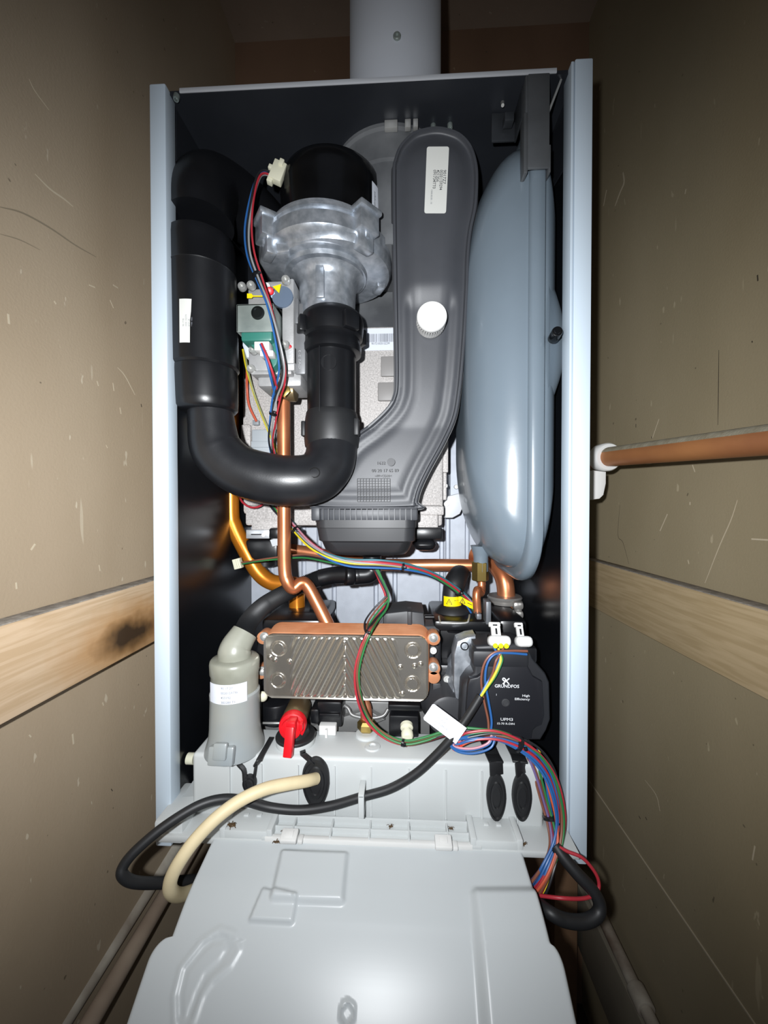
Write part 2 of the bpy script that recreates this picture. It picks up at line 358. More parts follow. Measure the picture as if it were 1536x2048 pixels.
# back panel with pressed vertical grooves
gx = sorted([X(q, 612) for q in (543, 607, 638, 668, 752, 790, 884, 896, 935)])
pf = [V(CX0+8, 612, 0)]
for g in gx: pf += [V(g-4, 612, 0), V(g-2, 616.5, 0), V(g+2, 616.5, 0), V(g+4, 612, 0)]
pf.append(V(CX1-5, 612, 0))
pb = [V(q.x, 622, 0) for q in pf[::-1]]
b = MB(); b.prism([V(q.x, q.y, CZ0+30) for q in pf+pb], (0, 0, 560)); b.build('back_panel', galv, cs, 25)
MB().bx(CX0+3, CX1-3, 420, 690, CZ0+5, CZ0+9).build('bottom_panel', dark_p, cs)
each('screw', ((360, 396), (683, 470), (865, 440), (898, 440)), lambda b, q: b.screw(V(X(*q), q[1], CZ1-4), (0, -.3, -1), 3, 6), zinc, cs)
# ------------------------------------------------------------------ flue
fx, fy = X(790, 472), 472
t = thing('flue_pipe', 'white round flue pipe rising from the boiler top', 'flue', (fx, fy, CZ1+2))
flm = mat('flue_white', '#bcc0c7', .4)
MB().lathe((fx, fy, CZ1+4), (0, 0, 1), [(54, 0), (54, 60), (54.5, 61), (54.5, ZC-CZ1-5)], 64).build('tube', flm, t)
b = MB().lathe((fx, fy, CZ1+.5), (0, 0, 1), [(66, 0), (66, 3), (60, 4), (59, 10), (55, 11)], 64); b.build('flange', mat('flange_grey', '#9a9da2', .5), t)
c = p(794, 75, 418); MB().screw((c.x, fy-54, c.z), (0, -1, 0), 4.2, 2.6).build('screw', zinc, t)
t = thing('flue_adapter', 'dusty grey flue collar below the boiler roof behind the fan', 'flue collar', (-15, 508, 300))
MB().lathe((-15, 508, 428), (0, 0, -1), [(74, 0), (74, 4), (71, 6), (69, 34), (66, 36), (60, 125)], 64).build('collar', dusty, t)
b = MB()
for px, sz in ((782, 26), (815, 12), (830, 10)):
    b.bx(X(px, 436)-sz*.28, X(px, 436)+sz*.28, 431, 437, 419, 428, .8)
lab(b.build('clip', steel, t), 'shiny metal clip')
b = MB().cyl((X(868, 445), 445, 428), (X(868, 445), 445, 408), 4); b.build('post', dusty, t)
# ------------------------------------------------------------------ fan
ax, ay = X(653, 470), 470
mx = X(666, 470)
t = thing('fan_unit', 'black capped fan with cast aluminium housing at the boiler top', 'fan', (ax, ay, 239))
b = MB().lathe((mx, ay, 318), (0, 0, 1), [(61, 0), (61, 50), (61.6, 51), (61, 63), (58.5, 69), (53, 72.5), (44, 74), (.1, 75)], 72); b.build('motor_cap', black_g, t)
b = MB()
b.lathe((ax, ay, 272), (0, 0, 1), [(32, 0), (40, 1), (41.5, 4.5), (49, 5.5), (50.5, 10), (58, 11), (60, 16.5), (67.5, 19), (71, 23), (71, 37), (67.5, 38), (67, 42), (70, 43), (70, 45.5), (68, 46), (68, 48.5), (66, 49), (66, 52), (58, 52)], 80)
b.lathe((ax+8, ay+8, 282), (0, 0, 1), [(58, 0), (69, 3), (72, 8), (72, 28), (69, 32), (50, 32)], 72)
b.prism([V(ax-30, ay-50, 280), V(ax-62, ay-44, 280), V(ax-72, ay-30, 280), V(ax-72, ay+10, 280), V(ax-40, ay+10, 280)], (0, 0, 36), 4, 3)
b.build('housing', alu, t)
for dx, dy in ((-57, -43), (52, -49), (64, 31), (-54, 45)):
    m_ = MB(); a = math.atan2(dy, dx); R = Euler((0, 0, a)).to_matrix()
    m_.box((ax+dx*1.0, ay+dy*1.0, 308), (21, 26, 26), R, 1.8); m_.box((ax+dx*1.02, ay+dy*1.02, 319), (23, 30, 6), R, 1.6); m_.box((ax+dx*.98, ay+dy*.98, 289), (12, 21, 22), R, 2.5)
    m_.cyl((ax+dx*1.04, ay+dy*1.04, 296), (ax+dx*1.04, ay+dy*1.04, 290), 3.5)
    m_.build('mounting_lug', alu, t)
b = MB().lathe((ax+3, ay-4, 222), (0, 0, 1), [(32, 0), (33, 18), (34, 42), (38, 49), (44, 52)], 56)
b.bx(ax-4, ax+6, ay-41, ay-32, 234, 271, 1.5)
b.build('inlet_neck', alu, t)
b = MB(); b.box((ax+58, ay+28, 291), (14, 16, 6), None, 1); b.build('fixing_tab', alu, t)
fn = cyl_fn(mx, ay, 61.8, math.radians(62), 350)
st = lab(patch(MB(), fn, 14, 30).build('sticker', paper_b, t), 'white printed sticker')
text('ebmpapst', 4.2, lambda a, c: cyl_fn(mx, ay, 61.8, math.radians(62), 350, .45)(-c-1, a-10), 'lettering', ink, st, bold=.01)
# plug on the fan
t = thing('fan_plug', 'small white plug on the side of the black fan cap', 'plug', p(556, 345, 432))
b = MB(); c = p(556, 346, 428); R = Euler((0, .35, .2)).to_matrix(); b.box(c, (14, 9, 22), R, 1); b.box(c+V(-7, -1, 4), (6, 7, 5), R, .7); b.box(c+V(-8, -1, -8), (6, 7, 9), R, .7); b.box(c+V(5, -3, 8), (5, 5, 7), R, .7)
b.build('housing', cream_p, t)
# ------------------------------------------------------------------ intake pipe below the fan
IX, IY = X(664, 464), 464
t = thing('intake_pipe', 'black vertical intake pipe clipped under the fan neck', 'pipe', (IX, IY, 70))
zz = lambda y: Z(y, 438)
b = MB().lathe((IX+1, IY, 0), (0, 0, 1), [(30, zz(692)), (34.5, zz(689)), (35, zz(676)), (33.6, zz(668)), (33, zz(660)), (36.5, zz(656)), (37.5, zz(640)), (37.5, zz(622)), (36, zz(612)), (32.5, zz(606)), (31.5, zz(606))], 56)
for a in (-1.05, .75, 2.2, -2.6):
    R = Euler((0, 0, a)).to_matrix(); b.box(V(IX+1, IY, zz(640))+R @ V(0, -38, 0), (20, 9, 19), R, 2)
b.build('bayonet_collar', black_p, t)
b = MB().lathe((IX, IY, 0), (0, 0, 1), [(29.2, zz(880)), (29.2, zz(660))], 56)
b.bx(IX-9, IX-8, IY-30, IY-27, zz(830), zz(690)); b.build('pipe', black_p, t)
b = MB().lathe((IX, IY, 0), (0, 0, 1), [(29.5, zz(892)), (32, zz(886)), (33, zz(870)), (33, zz(846)), (31.6, zz(826)), (30.6, zz(816)), (29.5, zz(812))], 56)
b.box((IX+31.5, IY-10, zz(848)), (6, 12, 20), None, 1.5); b.box((IX-32, IY-8, zz(850)), (5, 12, 18), None, 1.5)
b.build('cuff', black_r, t)
c = MB().lathe((IX+2, IY-28.8, Z(722, 436)), (0, -1, 0), [(9, 0), (9, .6), (8.2, .6), (8.2, .1), (.1, .1)], 32).build('moulded_ring', black_p, t)
# ------------------------------------------------------------------ U-bend hose
t = thing('intake_hose', 'black U-shaped rubber hose between silencer and intake pipe', 'hose', p(530, 1000, 440))
pts = [p(664, 868, 464), p(664, 895, 461), p(656, 930, 453), p(629, 956, 443), p(580, 962, 434), p(525, 955, 430), p(472, 936, 427), p(435, 900, 426), p(424, 850, 425), p(420, 795, 425)]
MB().tube(pts, [29, 30, 30, 29.5, 29, 29, 28, 28, 25, 23], 40, 8).build('tube', mat('hose_rubber', '#1d1e21', .36, var=.2, vs_=40, bump=.05, bs=900, rv=.05), t)
c = p(629, 945, 414.5); lab(MB().lathe(c, (.12, -1, .05), [(5.4, -6), (6, .6), (5, 1.2), (4.6, -2), (.1, -2)], 24).build('hole_plug', mat('hole_black', '#040405', .8), t), 'small dark round hole')
# ------------------------------------------------------------------ silencer
SX, SY = X(404, 427), 427
t = thing('intake_silencer', 'big black cylindrical silencer at the left of the boiler', 'silencer', (SX, SY, 120))
dz = lambda y: Z(y, SY-34)
def tilt(mb):                       # the tube leans slightly
    for v in mb.bm.verts: v.co.x += (330-v.co.z)*.03
    return mb
b = MB().lathe((SX, SY, 0), (0, 0, 1), [(33, dz(712)), (36, dz(706)), (36, dz(500)), (36.6, dz(497)), (36, dz(494)), (36, dz(440)), (35, dz(424)), (30, dz(420))], 64); tilt(b).build('tube', black_p, t)
b = MB().lathe((SX, SY, 0), (0, 0, 1), [(22, dz(806)), (30, dz(803)), (33, dz(796)), (33.6, dz(780)), (34.3, dz(722)), (34, dz(712)), (31, dz(710))], 64); tilt(b).build('cuff', black_p, t)
b = MB().tube([V(SX+1, SY, 318), V(SX+1, SY+3, 345), V(SX+6, SY+22, 372), V(SX+28, SY+62, 378), V(SX+60, SY+110, 360)], [35, 35.5, 36, 36, 36], 40, 8); b.build('elbow', black_p, t)
fn = cyl_fn(SX+1, SY, 36.2, math.radians(9), Z(633, SY-34))
st = lab(patch(MB(), fn, 20, 45).build('sticker', paper, t), 'white printed sticker')
fn2 = cyl_fn(SX+1, SY, 36.2, math.radians(9), Z(633, SY-34), .4)
text('90 17 05\n0020 152574\n8757 28\n1288 1883\n0020152541', 2.3, lambda a, c: fn2(-c-5, a-6), 'lettering', ink_g, st, ls=1.25)
# ------------------------------------------------------------------ air duct
t = thing('air_duct', 'tall dark grey plastic duct with white cap and sticker', 'duct', p(730, 1110, 450))
DY = 468
ZT_, ZB_ = 428, 96                              # the duct leans: its top is nearer the front than its foot
def dyz(z): f = max(0, min(1, (z-ZB_)/(ZT_-ZB_))); return 468-44*f
def pd(px, py):
    y = 450
    for _ in range(12): q = p(px, py, y); y = dyz(q.z)
    return p(px, py, y)
ol = [(785, 345), (788, 318), (800, 288), (825, 263), (850, 254), (872, 251), (895, 254), (922, 265), (943, 288), (954, 320), (957, 355), (954, 410), (944, 460), (939, 510), (937, 570), (933, 650), (928, 720), (922, 780), (912, 835), (890, 885), (860, 940), (842, 978), (835, 1004), (833, 1018), (632, 1018), (636, 990), (655, 940), (695, 882), (742, 845), (773, 815), (786, 792), (790, 760), (789, 650), (786, 480)]
DQ = smooth_closed([pd(a, c) for a, c in ol], 2.5)
def dring(o, f): return [V(q.x, f(q.z), q.z) for q in offset_xz(DQ, o, 0)]
dback = lambda z: dyz(z)+56-34*max(0, min(1, (z-250)/150))
def duct_front():
    import numpy as np
    from mathutils.geometry import delaunay_2d_cdt
    A = np.array([(q.x, q.z) for q in DQ]); B = np.roll(A, -1, 0); D = B-A; L2 = (D**2).sum(1)
    def dist(Q):
        out = np.zeros(len(Q))
        for i, q in enumerate(Q):
            u = np.clip(((q-A)*D).sum(1)/L2, 0, 1); e = q-A-D*u[:, None]; dm = math.sqrt((e**2).sum(1).min())
            c = ((A[:, 1] > q[1]) != (B[:, 1] > q[1])) & (q[0] < D[:, 0]*(q[1]-A[:, 1])/(D[:, 1]+1e-12)+A[:, 0])
            out[i] = dm if c.sum() % 2 else -dm
        return out
    pts = [(a, c) for a in np.arange(A[:, 0].min(), A[:, 0].max(), 2.2) for c in np.arange(A[:, 1].min(), A[:, 1].max(), 3.4)]
    pts = np.array(pts); d = dist(pts); pts = pts[d > 7]; n = len(A)
    allp = [Vector(q) for q in A]; loops = list(range(n)); E = [(i, (i+1) % n) for i in range(n)]
    for o in (.8, 3.0, 3.5, 4.6, 6): allp += [Vector((q.x, q.z)) for q in offset_xz(DQ, o, 0)]
    allp += [Vector(q) for q in pts]
    vv, ee, ff, _, _, _ = delaunay_2d_cdt(allp, E, [], 1, 1e-4)
    dd = dist(np.array([tuple(q) for q in vv]))
    ks = (0, .8, 3.0, 3.5, 4.6, 6, 9, 13, 18, 24, 30, 200); hs = (.9, 0, 0, 2.6, 4, 4, 3.2, 1.6, -.6, -2.4, -3.2, -3.4)
    hh = np.interp(dd, ks, hs); zz_ = np.array([q[1] for q in vv]); sm = lambda a: np.clip(a, 0, 1)**2*(3-2*np.clip(a, 0, 1)); zA, zB_ = pd(864, 565).z, pd(864, 618).z; hh = hh+6*sm((dd-9)/12)*sm((zA-zz_)/(zA-zB_)); b2 = bmesh.new(); vs2 = [b2.verts.new((q[0], dyz(q[1])+h, q[1])) for q, h in zip(vv, hh)]
    for f in ff:
        try: b2.faces.new([vs2[i] for i in f])
        except ValueError: pass
    m = MB(); m._add(b2); return m
b = duct_front(); b.rings([dring(0, dback), dring(0, lambda z: dyz(z)+.9)], True, False)
b.build('front_shell', duct_m, t, 50)
b = MB(); b.rings([dring(-1.8, lambda z: dyz(z)+9), dring(-1.8, lambda z: dyz(z)+12.5)]); lab(b.build('seam_flange', duct_d, t), 'thin seam flange round the duct edge')
# collar with ribs and lower cup
C0 = DY-4; zc0, zc1 = Z(1042, C0), Z(1014, C0)
b = MB(); x0, x1 = X(622, C0), X(836, C0)
b.bx(x0, x1, C0+4, C0+70, zc0, zc1, 2.5)
for i in range(18):
    xx = x0+8+(x1-x0-16)*i/17; b.bx(xx-.5, xx+.5, C0+.5, C0+6, zc0+1, zc1-2)
b.bx(x0+1, x1-1, C0, C0+6, zc1-2.5, zc1, .8); b.bx(x0, x0+11, C0-.5, C0+12, zc0, zc1, 2)
b.build('ribbed_collar', duct_m, t)
def rr(x0, x1, y0, y1, r, z, n=6): return [V(q.x, q.z, z) for q in rrect(x0, x1, y0, y1, r, 0, n)]
b = MB(); xa, xb = X(628, C0+2), X(833, C0+2)
b.rings([rr(xa, xb, C0+2, C0+72, 14, Z(1040, C0+3)), rr(xa, xb, C0+2, C0+72, 14, Z(1056, C0+3)), rr(xa+1, xb-1, C0+3, C0+71, 14, Z(1057, C0+3)), rr(xa+3, xb-1, C0+4, C0+71, 15, Z(1083, C0+3)), rr(xa+6, xb-4, C0+7, C0+69, 15, Z(1086, C0+3)), rr(xa+9, xb-8, C0+10, C0+66, 20, Z(1104, C0+3)), rr(xa+15, xb-12, C0+16, C0+60, 22, Z(1113, C0+3)), rr(xa+24, xb-22, C0+26, C0+52, 18, Z(1116, C0+3))])
b.build('lower_cup', duct_d, t)
# cap
c = pd(864, 640); CB = c.y-3; c = p(864, 632, CB-16); b = MB().lathe((c.x, CB, c.z), (0, -1, 0), [(16, -4), (16.2, 0), (16.2, 10), (16.9, 11), (16.9, 15), (16.3, 16), (.1, 16)], 40)
for k in range(36):
    a = 2*PI*k/36; b.box((c.x+16.4*math.cos(a), CB-5, c.z+16.4*math.sin(a)), (.9, 9, .9), Euler((0, -a, 0)).to_matrix())
lab(b.build('cap', white_p, t), 'round white ridged cap')
sc_ = pd(872.5, 366); slope_ = (dyz(sc_.z+1)-dyz(sc_.z-1))/2
R = Euler((math.atan(-slope_)*-1, 0, 0)).to_matrix() @ Euler((0, math.radians(2), 0)).to_matrix()
def sfn(u, v, l): q = Euler((0, math.radians(2), 0)).to_matrix() @ V(u, 0, v); q += V(sc_.x, 0, sc_.z); return V(q.x, dyz(q.z)-3.45-l, q.z)
b = MB().rings([[sfn(q.x, q.z, -.6) for q in rrect(-12, 12, -32.5, 32.5, 2.2, 0, 4)], [sfn(q.x, q.z, .15) for q in rrect(-12, 12, -32.5, 32.5, 2.2, 0, 4)]])
st = lab(b.build('sticker', paper, t), 'white printed sticker')
uf = lambda ox, oz: (lambda a, c: sfn(ox+c, oz-a, .35))
text('9017Z7', 4.6, uf(7, 10), 'lettering', ink, st, bold=.02, sx=.95)
text('00201159294', 4.6, uf(3.4, 10), 'lettering', ink, st, bold=.02, sx=.78)
text('421356', 4.6, uf(-.3, 10), 'lettering', ink, st, bold=.02, sx=.85)
text('091734TT0', 4.6, uf(-3.9, 10), 'lettering', ink, st, bold=.02, sx=.85)
text('1500.00.00 : 10', 2.6, uf(-5.6, -9), 'lettering', ink_g, st, bold=.02, sx=.9)
dfn = lambda px, py: plane_fn(p(px, py, DY-3.2), (1, 0, 0), (0, 0, 1))
text('1632', 5.4, dfn(753, 929), 'moulded_text', emboss, t); text('00 20 17 65 89', 5.4, dfn(743, 944), 'moulded_text', emboss, t); text('>PP+CD20<', 4, dfn(749, 954), 'moulded_text', emboss, t)
c = p(782, 924, DY-3); b = MB().lathe(c, (0, -1, 0), [(4.8, -1), (4.8, .5), (4.1, .5), (4.1, 0), (.1, 0)], 28)
x0, x1, z0, z1 = X(715, DY), X(780, DY), Z(1003, DY), Z(957, DY)
for i in range(12): xx = x0+(x1-x0)*i/11; b.bx(xx-.2, xx+.2, DY-3.6, DY-2.4, z0, z1)
for i in range(10): q = z0+(z1-z0)*i/9; b.bx(x0, x1, DY-3.6, DY-2.4, q-.2, q+.2)
b.build('date_grid', emboss, t)
# ------------------------------------------------------------------ expansion vessel
t = thing('expansion_vessel', 'blue grey oval expansion vessel at the right of the boiler', 'expansion vessel', (120, 490, -80))
VY0, VY1, VZ0, VZ1, RX = 398, 592, -84, 410, 137
def vring(ins, x, r0=60, n=12, add=0):
    hy, hz = (VY1-VY0)/2-ins, (VZ1-VZ0)/2-ins*2.3; r = max(12, r0+ins*.1 if ins < 18 else r0-(ins-18)*.9); cy, cz = (VY0+VY1)/2, (VZ0+VZ1)/2; o = []
    for sy, sz_, a in ((1, 1, 0), (-1, 1, 90), (-1, -1, 180), (1, -1, 270)):
        for k in range(n+1):
            th = math.radians(a+90*k/n); o.append(V(x, cy+sy*(hy-r)+r*math.cos(th), cz+sz_*(hz-r)+r*math.sin(th)))
    # subdivide long straights for smoother domes
    return o
b = MB(); rs = []
for k in range(17):
    th = PI/2*k/16; rs.append(vring(5+60*(1-math.cos(th))**1.0, RX-4-60*math.sin(th)**.9))
b.rings(rs, False, True)
rs = []
for k in range(13):
    th = PI/2*k/12; rs.append(vring(5+58*(1-math.cos(th)), RX+4+29*math.sin(th)))
b.rings(rs, False, True); b.build('shell', vessel_m, t, 60)
b = MB(); b.rings([vring(8, RX-9), vring(4, RX-8.6), vring(1, RX-7.6), vring(-.5, RX-5), vring(-.8, RX), vring(-.5, RX+5), vring(1, RX+7), vring(3, RX+7.4), vring(9, RX+7)], True, True); b.build('seam_rim', vessel_m, t, 60)
c = p(1116, 672, 404); b = MB(); b.rings([[V(x, 424+ry*math.cos(2*PI*k/40)*(1 if math.cos(2*PI*k/40) > 0 else .38), c.z+rz*math.sin(2*PI*k/40)) for k in range(40)] for x, ry, rz in ((150, 60, 86), (153, 53, 78), (157, 45, 68), (162, 36, 57), (167, 26, 43), (170.5, 18, 30), (172.6, 12, 20), (173.2, 6, 10))]); b.build('valve_boss', vessel_m, t, 60)
a0, a1 = p(1106, 678, 402), p(1115, 662, 386); b = MB().cyl(a0, a1, 5.4, 5.1, 20, 1); b.cyl(a1, a1+(a1-a0)*.12, 3.6, 3.2, 16); lab(b.build('valve_cap', black_g, t), 'black valve cap')
a0 = V(X(962, 490), 490, 0); MB().lathe((a0.x, 490, Z(1100, 490)), (0, 0, -1), [(13, -6), (10, 4), (9.2, 8), (9.2, 26)], 24).build('neck', vessel_m, t)
# holding bracket
t = thing('vessel_bracket', 'dark metal bracket holding the top of the grey vessel', 'bracket', (133, 395, 338))
bm_ = mat('bracket_metal', '#6a6d70', .4, .5, var=.2, vs_=30)
b = MB(); b.bx(123.5, 145, 392, 395, Z(347, 392), 427.5, 1.2); b.bx(120, 124, 392.5, 406, Z(354, 392), Z(235, 392), 1); b.bx(144.2, 146.5, 393, 406, Z(354, 392), Z(300, 392), .6); b.bx(121.5, 124.5, 393, 406, 380, 427, .8); b.build('channel', bm_, t)
b = MB(); b.bx(96, 122, 428, 431, 396, 427, 1.5); b.bx(121, 123, 404, 431, 396, 427, .5); b.box((112, 420, 410), (10, 10, 9), None, 1); b.build('ear_plate', mat('ear_metal', '#3c3f43', .4, .5), t)
MB().cyl((X(1001, 428), 428, Z(205, 428)), (X(1000, 418), 414, Z(232, 420)), 2.6, 1.6, 12).build('screw', steel, t)
a0, a1 = p(1097, 225, 400), p(1122, 160, 400); b = MB().tube([a0, a1], 1.2, 8, 0); b.build('wire_spring', steel, t)
# ------------------------------------------------------------------ main heat exchanger
t = thing('heat_exchanger', 'pale grey cast heat exchanger block behind the fan and duct', 'heat exchanger', (-80, 570, -45))
HY = 538; hx0, hx1 = X(484, HY), X(896, HY)
b = MB(); b.bx(hx0, hx1-6, HY, 608, Z(1030, HY), Z(650, HY), 6)
b.bx(hx0+6, hx1-8, HY-5, 606, Z(1052, HY), Z(1010, HY), 4); b.bx(hx0+14, hx0+70, HY-6, 600, Z(1066, HY), Z(1040, HY), 6)
b.bx(X(820, HY), hx1-14, HY-12, 600, Z(1062, HY), Z(1025, HY), 4); b.bx(X(838, HY), X(886, HY), HY-14, HY, Z(1030, HY), Z(1012, HY), 2)
b.bx(X(620, HY), X(700, HY), HY-4, HY+6, Z(960, HY), Z(842, HY), 2); b.bx(hx0, X(505, HY), HY-6, HY+4, Z(960, HY), Z(846, HY), 4)
b.build('block', cast, t)
b = MB(); b.rings([rr(hx0+4, hx1-4, HY+2, 606, 8, Z(652, HY)), rr(hx0+30, hx1-30, HY+8, 604, 20, Z(600, HY)), rr(-95, 50, HY+12, 600, 20, Z(545, HY))]); b.build('shaded_shoulder', dusty, t)  # sloping top shoulder; the shadow on it is put into its darker dusty colour
b = MB(); b.bx(hx1-7, hx1+1, HY+4, HY+22, Z(945, HY), Z(878, HY), 2); b.bx(hx1-6, hx1-1, HY+8, HY+20, Z(1000, HY), Z(945, HY), 1); b.build('side_rail', cast, t)
b = MB(); b.prism([p(896, 992, HY+25), p(925, 985, HY+25), p(928, 1010, HY+25), p(920, 1028, HY+25), p(905, 1036, HY+25), p(890, 1036, HY+25), p(890, 1005, HY+25)], (0, 20, 0), 2); b.cyl(p(893, 1008, HY+26), p(893, 1008, HY+18), 3.6, n=16); lab(b.build('corner_bracket', mat('bracket_white', '#d3d6da', .4), t), 'white rounded corner bracket')
each('screw', ((890, 972, HY+14), (912, 974, 611), (550, 836, HY)), lambda b, q: b.screw(p(*q), (0, -1, 0), 3.6, 4.5), steel, t)
b = MB(); b.bx(X(762, HY), X(800, HY), HY-5, HY, Z(754, HY), Z(714, HY), 1.5); b.bx(X(756, HY), X(800, HY), HY-6, HY, Z(803, HY), Z(766, HY), 2); lab(b.build('clip_plate', mat('clip_grey', '#8a8785', .5), t), 'flat grey clip')
sl = lab(MB().bx(X(727, HY), X(800, HY), HY-.6, HY, Z(700, HY), Z(656, HY)).build('barcode_label', paper_b, t), 'pale barcode label')
b = MB(); xx = X(731, HY); random.seed(3)
while xx < X(796, HY):
    ww = random.choice((.35, .35, .7, 1.0)); b.bx(xx, xx+ww, HY-.8, HY-.5, Z(683.5, HY), Z(667, HY)); xx += ww+random.choice((.4, .6, 1.0))
b.build('barcode', ink_g, sl); text('901721002015Z299', 4.2, plane_fn(V(X(743, HY), HY-.6, Z(688.6, HY)), (1, 0, 0), (0, 0, 1)), 'lettering', ink, sl, sx=.75)
b = MB(); b.bx(X(508, HY), X(560, HY), HY-8, HY, Z(912, HY), Z(858, HY), 2); b.bx(X(508, HY), X(560, HY), HY-10, HY, Z(895, HY), Z(882, HY), 1); lab(b.build('ignition_block', mat('ign_grey', '#aab0b5', .5), t), 'smooth light grey ignition block')
b = MB(); b.box(p(513, 846, HY-2), (9, 8, 7), None, 1); lab(b.build('spade_connector', mat('spade_grey', '#8b9094', .5), t), 'small grey spade connector')
# sump fittings below the exchanger, left
t = thing('heat_exchanger_clamp', 'steel clamp strip and black fitting under the exchanger corner', 'clamp', p(520, 1100, 540))
b = MB(); b.bx(X(494, 530), X(540, 530), 526, 534, Z(1078, 530), Z(1060, 530), .8); lab(b.build('strip', mat('strip_steel', '#c6c9cc', .35, .5), t), 'pale steel strip'); b = MB(); b.bx(X(502, 525), X(524, 525), 524.5, 526.5, Z(1071, 525), Z(1069, 525)); b.cyl(p(527, 1070, 526), p(527, 1070, 523), 2.6, n=12); b.build('slot', black_g, t)
b = MB(); b.bx(X(541, 530), X(562, 530), 522, 560, Z(1078, 530), Z(1056, 530), 3); b.bx(X(492, 540), X(556, 540), 536, 600, Z(1122, 540), Z(1080, 540), 4); b.cyl(p(530, 1080, 560), p(530, 1130, 560), 17, n=24); b.build('fitting', black_p, t)
b = MB(); b.prism([p(540, 1080, 528), p(560, 1074, 528), p(560, 1090, 528), p(545, 1093, 528)], (0, 4, 0)); lab(b.build('spring_tab', mat('tab_grey', '#c5c8cb', .4), t), 'bent pale tab')
t = tag(MB().bx(X(826, 530), X(884, 530), 520, 600, Z(1078, 530), Z(1054, 530), 3).bx(X(826, 530), X(872, 530), 516, 590, Z(1100, 530), Z(1076, 530), 9, 3).build('sump_cover', black_p), 'black plastic sump cover right of the duct foot', 'cover')
# ------------------------------------------------------------------ gas valve
t = thing('gas_valve', 'cast grey gas valve with steel solenoid left of the intake pipe', 'gas valve', p(550, 765, 470))
G = 440
b = MB(); b.bx(X(498, G), X(590, G), G, 500, Z(737, G), Z(686, G), 2); b.bx(X(566, G), X(590, G), G-2, 505, Z(724, G), Z(552, G), 2); b.bx(X(495, G), X(540, G), G+4, 500, Z(700, G), Z(565, G), 2)
b.bx(X(510, G), X(600, G), G+8, 500, Z(765, G), Z(736, G), 4); b.bx(X(505, G), X(585, G), G-3, G+30, Z(746, G), Z(738, G), 1); b.bx(X(535, G), X(575, G), G, 490, Z(566, G), Z(555, G), 1.5)
b.build('body', mat('valve_cast', '#a9a9a9', .5, .3, var=.12, vs_=80, bump=.15, bs=700), t)
b = MB(); b.bx(X(590, G+6), X(612, G+6), G+6, 505, Z(745, G+6), Z(600, G+6), 2.5); b.bx(X(590, G+2), X(598, G+2), G+2, 500, Z(640, G), Z(588, G), 1.5); b.build('side_block', mat('valve_cast_dark', '#77787a', .5, .35, var=.15, vs_=80), t)
text('GAS 2-3', 6.5, (lambda a, c: V(X(600, G+6)-1+c*.6, G+5.6, Z(735, G+6)+a)), 'moulded_text', mat('moulded_light', '#9c9d9e', .5), t)
b = MB(); x0, x1, z0, z1 = X(475, 412), X(549, 412), Z(657, 412), Z(600, 412)
b.bx(x0, x1, 412, 414, z0, z1, .6); b.bx(x1-2, x1, 412, 446, z0, z1, .6); b.bx(x0, x0+2, 412, 446, z0, z1, .6); b.bx(x0, x1, 412, 446, z1-2, z1, .6); b.build('solenoid_bracket', zinc, t)
c = p(515, 625, 411); b = MB().lathe((c.x, 412, c.z), (0, -1, 0), [(7.6, -.5), (7, 1.2), (5.6, 1.4), (5.4, 0), (5.4, .2), (.1, .2)], 28); b.build('bracket_hole', mat('hole_steel', '#3d4242', .35, .9), t)
b = MB(); b.bx(x0+3, x1-3, 415, 444, Z(676, 415), z1-4, 3); b.prism([p(480, 662, 424), p(552, 662, 424), p(560, 700, 424), p(553, 728, 424), p(545, 738, 424), p(534, 725, 424), p(500, 690, 424)], (0, 24, 0), 2); b.build('coil', green_p, t)
b = MB(); b.bx(X(511, 412), X(541, 412), 410, 424, Z(696, 412), Z(678, 412), 1); b.bx(X(520, 412), X(547, 412), 413, 424, Z(706, 412), Z(694, 412), 1); lab(b.build('connector', white_p, t), 'white two-pin connector')
for a, c, y in ((504, 574, G), (573, 563, G-3), (508, 702, G-4), (572, 692, G-3), (504, 740, G), (486, 576, G+8)): MB().screw(p(a, c, y), (0, -1, .1), 5, 5).build('screw', steel, t)
b = MB(); b.prism([p(545, 573, G-6), p(562, 568, G-6), p(558, 586, G-6)], (0, 1, 0)); b.prism([p(494, 587, G-4), p(503, 587, G-4), p(506, 591, G-4), p(525, 591, G-4), p(525, 593, G-4), p(505, 593, G-4), p(503, 596, G-4), p(494, 596, G-4)], (0, 1, 0)); lab(b.build('seal_tab', yellow_p, t), 'yellow seal tab')
b = MB().cyl(p(540, 582, G-2), p(540, 582, G-10), 4.2, n=18, bev=1); lab(b.build('adjuster', red_p, t), 'red adjuster button')
b = MB().cyl(p(540, 585, G), p(540, 585, G-6), 5.6, n=6); c = p(567, 597, G); b.cyl(c, c+V(0, -4, 0), 12, n=32); lab(b.build('regulator', mat('blued_steel', '#6d7d92', .5, .4), t), 'bright round regulator')
c = p(578, 693, G-4); lab(MB().ball(c, 2.2, (1.4, .4, 1)).build('paint_mark', red_p, t), 'red paint dot')
b = MB().cyl(p(533, 574, G), p(533, 574, G-9), 4.5, n=16); lab(b.build('nipple', black_p, t), 'black test nipple')
b = MB().cyl(p(549, 782, 468), p(592, 782, 468), 13, n=28, bev=1); b.cyl(p(566, 765, 470), p(566, 792, 470), 9.5, n=24); b.build('outlet_flange', brass_d, t)
c = p(568, 781, 454); b = MB().cyl(c, c+V(0, -4, 0), 8.8, n=6, bev=.8); lab(b.build('flange_nut', brass, t), 'brass nut')
b = MB().prism([p(486, 660, 452), p(497, 672, 452), p(499, 715, 452), p(492, 715, 452), p(484, 690, 452)], (0, 40, 0), 2); lab(b.build('side_cap', mat('cap_pale', '#c3cbd2', .4), t), 'pale side cap')
